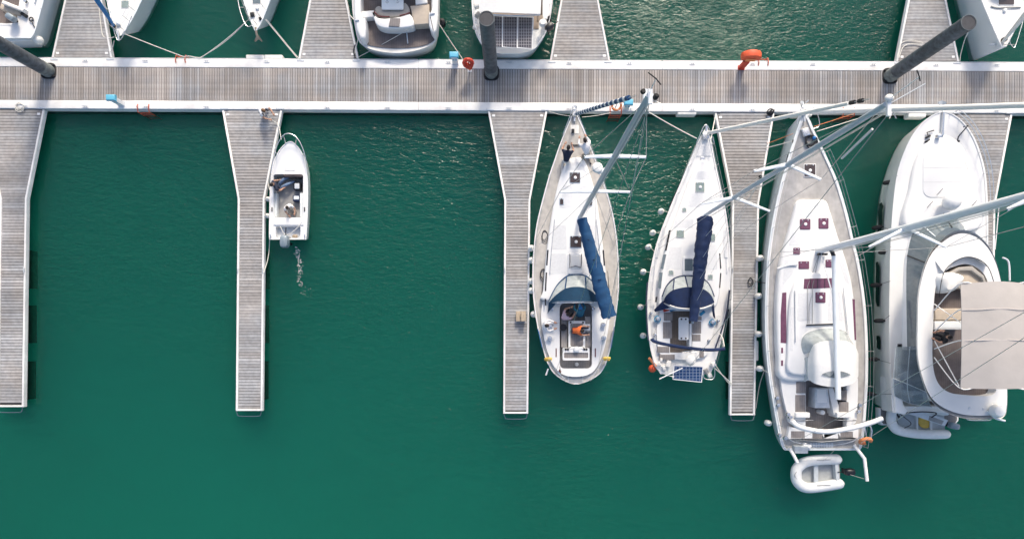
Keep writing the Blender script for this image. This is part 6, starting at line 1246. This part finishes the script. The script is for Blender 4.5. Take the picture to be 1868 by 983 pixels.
# ------------------------------------------------------------------ people
def person(label, px, py, zf, yaw, legs='sit', lean=10, arms='rest', top='white', bottom='khaki', hair='hair_dark', shoes='black', lo=None, ro=None, hold=None, cap=None, hx=0.0, look=0.0, sc=1.08, sleeves=False):
    """one continuous skinned body; px,py locate the hips in the photograph, zf is what the feet or seat rest on."""
    th = math.radians(lean); ax = Vector((0, math.sin(th), math.cos(th)))
    ph = dict(sit=.09, stand=.93, crouch=.34, floor=.11, kneel=.48)[legs]
    pel = Vector((0, 0, ph)); J = dict(pel=pel, sp=pel + ax * .22, ch=pel + ax * .42, nk=pel + ax * .56)
    th2 = th * .7; ax2 = Vector((hx, math.sin(th2), math.cos(th2))).normalized(); J['hd0'] = J['nk'] + ax2 * .07
    leg = {'sit': ((.13, .42, ph + .03), (.13, .44, ph - .38), (.14, .58, ph - .42)), 'stand': ((.11, .04, .5), (.11, -.02, .09), (.13, .14, .03)), 'crouch': ((.19, .34, .47), (.16, .04, .09), (.17, .2, .03)),
           'floor': ((.15, .40, .28), (.14, .80, .08), (.16, .88, .12)), 'kneel': ((.12, .16, .07), (.12, -.3, .07), (.12, -.42, .05))}[legs]
    for sn, sg in (('l', -1), ('r', 1)):
        J['hip' + sn] = pel + Vector((sg * .095, 0, -.03)); k, a, tt_ = leg
        for nm, v in (('kn', k), ('an', a), ('to', tt_)): J[nm + sn] = Vector((sg * v[0], v[1], v[2]))
        sh = pel + ax * .5 + Vector((sg * .19, 0, 0)); J['sh' + sn] = sh; aa = (lo if sn == 'l' else ro) or arms
        if isinstance(aa, tuple): el, wr = Vector(aa[0]), Vector(aa[1]); el = sh + Vector((sg * el.x, el.y, el.z)); wr = el + Vector((sg * wr.x, wr.y, wr.z))
        elif aa == 'fwd': el = sh + Vector((sg * .07, .17, -.2)); wr = el + Vector((-sg * .09, .22, .02))
        elif aa == 'down': el = sh + Vector((sg * .09, -.02, -.27)); wr = el + Vector((0, .1, -.22))
        else: el = sh + Vector((sg * .08, .07, -.26)); wr = el + Vector((-sg * .05, .22, -.08))
        J['el' + sn], J['wr' + sn] = el, wr
    names = list(J); idx = {n_: i for i, n_ in enumerate(names)}
    E = [('pel', 'sp'), ('sp', 'ch'), ('ch', 'nk'), ('nk', 'hd0')]
    for q in 'lr': E += [('pel', 'hip' + q), ('hip' + q, 'kn' + q), ('kn' + q, 'an' + q), ('an' + q, 'to' + q), ('ch', 'sh' + q), ('sh' + q, 'el' + q), ('el' + q, 'wr' + q)]
    rad = dict(pel=(.17, .13), sp=(.16, .125), ch=(.185, .135), nk=(.06, .06), hd0=(.055, .055))
    for q in 'lr': rad.update({'hip' + q: (.105, .105), 'kn' + q: (.075, .075), 'an' + q: (.05, .05), 'to' + q: (.04, .03), 'sh' + q: (.085, .085), 'el' + q: (.056, .056), 'wr' + q: (.036, .033)})
    me = bpy.data.meshes.new('skeleton'); me.from_pydata([J[n_] for n_ in names], [(idx[a], idx[b_]) for a, b_ in E], []); ob = bpy.data.objects.new('skeleton', me); COL.objects.link(ob)
    md = ob.modifiers.new('skin', 'SKIN'); md.branch_smoothing = .6
    if not me.skin_vertices:
        bmq = bmesh.new(); bmq.from_mesh(me); bmq.verts.layers.skin.verify(); bmq.to_mesh(me); bmq.free()
    for n_, i in idx.items(): d_ = me.skin_vertices[0].data[i]; d_.radius = rad[n_]; d_.use_root = (n_ == 'pel')
    ob.modifiers.new('sub', 'SUBSURF').levels = 1
    dg = bpy.context.evaluated_depsgraph_get(); body = bpy.data.meshes.new_from_object(ob.evaluated_get(dg)); bpy.data.objects.remove(ob)
    slots = ['cloth_' + top, 'cloth_' + bottom, 'skin', 'cloth_' + shoes]; 
    def seg(a, b_, p): d_ = b_ - a; u = max(0, min(1, (p - a).dot(d_) / d_.length_squared)); return (a + d_ * u - p).length, u
    fm_ = []
    for f_ in body.polygons:
        c_ = f_.center; best = min(((seg(J[a], J[b_], c_)[0] / (rad[a][0] + rad[b_][0]), a, b_) for a, b_ in E))
        a, b_ = best[1], best[2]; u = seg(J[a], J[b_], c_)[1]
        if a in ('nk',) or (a[:2] == 'el' and not sleeves): s__ = 2
        elif a[:2] == 'sh' and u > .55 and not sleeves: s__ = 2
        elif a[:3] == 'hip' or a[:2] == 'kn' or (a == 'pel' and b_[:3] == 'hip') or (a == 'pel' and u < .3): s__ = 1
        elif a[:2] == 'an': s__ = 3
        else: s__ = 0
        fm_.append(s__)
    V = [tuple(v.co) for v in body.vertices]; Fc = [tuple(f_.vertices) for f_ in body.polygons]; bpy.data.meshes.remove(body)
    def app(m_, slot):
        o_ = len(V); V.extend(m_.v); Fc.extend([tuple(i + o_ for i in f_) for f_ in m_.f]); fm_.extend([slot] * len(m_.f))
    # head with nose, ears, brow; hands with palm, four fingers and thumb
    hc = J['nk'] + ax2 * .175 + Vector((0, .015, 0)); HR = Matrix.Rotation(-th2, 3, 'X') @ Matrix.Rotation(look, 3, 'Z'); hm = M(); rings = []
    for z, a, b_, dy in ((-.125, .025, .03, .045), (-.105, .05, .06, .03), (-.06, .066, .084, .012), (0, .076, .098, 0), (.05, .077, .1, -.004), (.09, .064, .085, -.008), (.118, .036, .05, -.01), (.126, .01, .014, -.01)):
        rings.append([HR @ Vector((a * math.cos(2 * math.pi * j / 14), b_ * math.sin(2 * math.pi * j / 14) + dy, z)) + hc for j in range(14)])
    hm.loft(rings); hm.tube([hc + HR @ Vector((0, .095, .02)), hc + HR @ Vector((0, .118, -.028)), hc + HR @ Vector((0, .097, -.038))], [.008, .014, .008], 6)
    for sg in (-1, 1): hm.ell(hc + HR @ Vector((sg * .078, -.005, -.005)), .012, .022, .034, 8, 5, HR)
    hm.ell(hc + HR @ Vector((0, .09, -.068)), .026, .01, .008, 8, 4, HR); app(hm, 2)
    em = M()
    for sg in (-1, 1): em.ell(hc + HR @ Vector((sg * .031, .088, .012)), .014, .01, .008, 8, 4, HR)
    app(em, 3)
    for sn, sg in (('l', -1), ('r', 1)):
        wr, el = J['wr' + sn], J['el' + sn]; d_ = (wr - el).normalized(); sd2 = d_.cross(Vector((0, 0, 1)));
        sd2 = sd2.normalized() if sd2.length > .1 else Vector((1, 0, 0)); up2 = sd2.cross(d_).normalized(); hnd = M()
        hnd.tube([wr - d_ * .01, wr + d_ * .035, wr + d_ * .085], [.03, .042, .038], 10, .45)
        for k, (off, ln) in enumerate(((-.03, .065), (-.01, .078), (.01, .074), (.03, .058))):
            b0 = wr + d_ * .08 + sd2 * off; hnd.tube([b0, b0 + d_ * ln * .5 - up2 * .006, b0 + d_ * ln * .8 - up2 * .028, b0 + d_ * ln * .9 - up2 * .045], [.0098, .0092, .0085, .006], 6)
        b0 = wr + d_ * .03 - sd2 * sg * .034; hnd.tube([b0, b0 + d_ * .03 - sd2 * sg * .022, b0 + d_ * .062 - sd2 * sg * .026 - up2 * .012], [.013, .011, .008], 6); app(hnd, 2)
    me = bpy.data.meshes.new('person'); me.from_pydata(V, [], Fc)
    for s__ in slots: me.materials.append(MAT[s__])
    me.polygons.foreach_set('material_index', fm_); me.polygons.foreach_set('use_smooth', [True] * len(Fc))
    o = bpy.data.objects.new('person', me); COL.objects.link(o); tag(o, label, 'person', 'people on the boats and pontoon')
    hp = P(px, py, zf); o.location = hp; o.rotation_euler.z = math.radians(yaw); o.scale = (sc,) * 3
    hr = M(); rings = []
    for z, a, b_, dy in ((-.07, .05, .045, -.055), (-.03, .08, .075, -.035), (.03, .086, .098, -.02), (.07, .083, .104, -.012), (.105, .062, .083, -.012), (.132, .03, .04, -.012), (.138, .008, .01, -.012)):
        rings.append([HR @ Vector((a * math.cos(2 * math.pi * j / 16), b_ * math.sin(2 * math.pi * j / 16) + dy, z)) + hc for j in range(16)])
    hr.loft(rings); h_ = bpy.data.objects.new('hair', hr.mesh('hair', hair, smooth=60)); COL.objects.link(h_); h_.parent = o
    if cap:
        cp = M(); cp.lathe(hc + HR @ Vector((0, 0, .03)), [(.1, 0), (.104, .04), (.085, .09), (.03, .115)], 16); cp.ell(hc + HR @ Vector((0, .13, .04)), .07, .08, .012, 12, 4, HR)
        c2 = bpy.data.objects.new('cap', cp.mesh('cap', cap)); COL.objects.link(c2); c2.parent = o
    return o
# yaw: 0 faces the top of the picture, positive turns left
person('person in white shirt bending at the walkway edge, holding a bow line', 480, 204, ZD + .02, 235, 'crouch', 38, 'fwd', 'white', 'navy', 'hair_brown', 'black')
person('person in dark top and jeans lying back in the small motorboat', 510, 342, .42, -60, 'floor', -8, 'rest', 'navy', 'jeans', 'hair_dark', 'black')
person('person in white shirt seated aft in the small motorboat', 529, 374, .45, 200, 'sit', 25, 'fwd', 'white', 'khaki', 'hair_dark', 'khaki', sc=.96)
person('person in dark top kneeling on the left foredeck of the blue covered sailboat', 1031, 300, 1.36, -8, 'kneel', 48, 'fwd', 'navy', 'pale', 'hair_dark', 'pale')
person('person in white shirt kneeling on the right foredeck of the blue covered sailboat', 1069, 287, 1.36, 16, 'kneel', 50, 'fwd', 'white', 'khaki', 'hair_dark', 'black', sleeves=True)
person('person in white seated on the left coaming of the blue covered sailboat', 992, 594, 1.3, -90, 'sit', 8, 'fwd', 'white', 'white', 'hair_dark', 'pale', sleeves=True)
person('person in pink top seated by the companionway in the blue sailboat cockpit', 1026, 581, 1.13, -50, 'sit', 24, 'fwd', 'pink', 'black', 'hair_dark', 'black')
person('person in blue with a blue cap bending under the spray hood', 1057, 577, .73, 8, 'crouch', 30, 'fwd', 'teal', 'blue', 'hair_dark', 'black', cap='bright_blue', sleeves=True)
person('person in orange top leaning forward over the cockpit table', 1044, 603, 1.33, -90, 'floor', 42, ((.06, .2, -.12), (-.02, .24, -.02)), 'orange', 'navy', 'hair_dark', 'black', sc=.94)
person('person with dark hair seated on the flybridge of the motor yacht', 1718, 616, 3.95, 80, 'sit', 15, 'fwd', 'black', 'black', 'hair_dark', 'black')
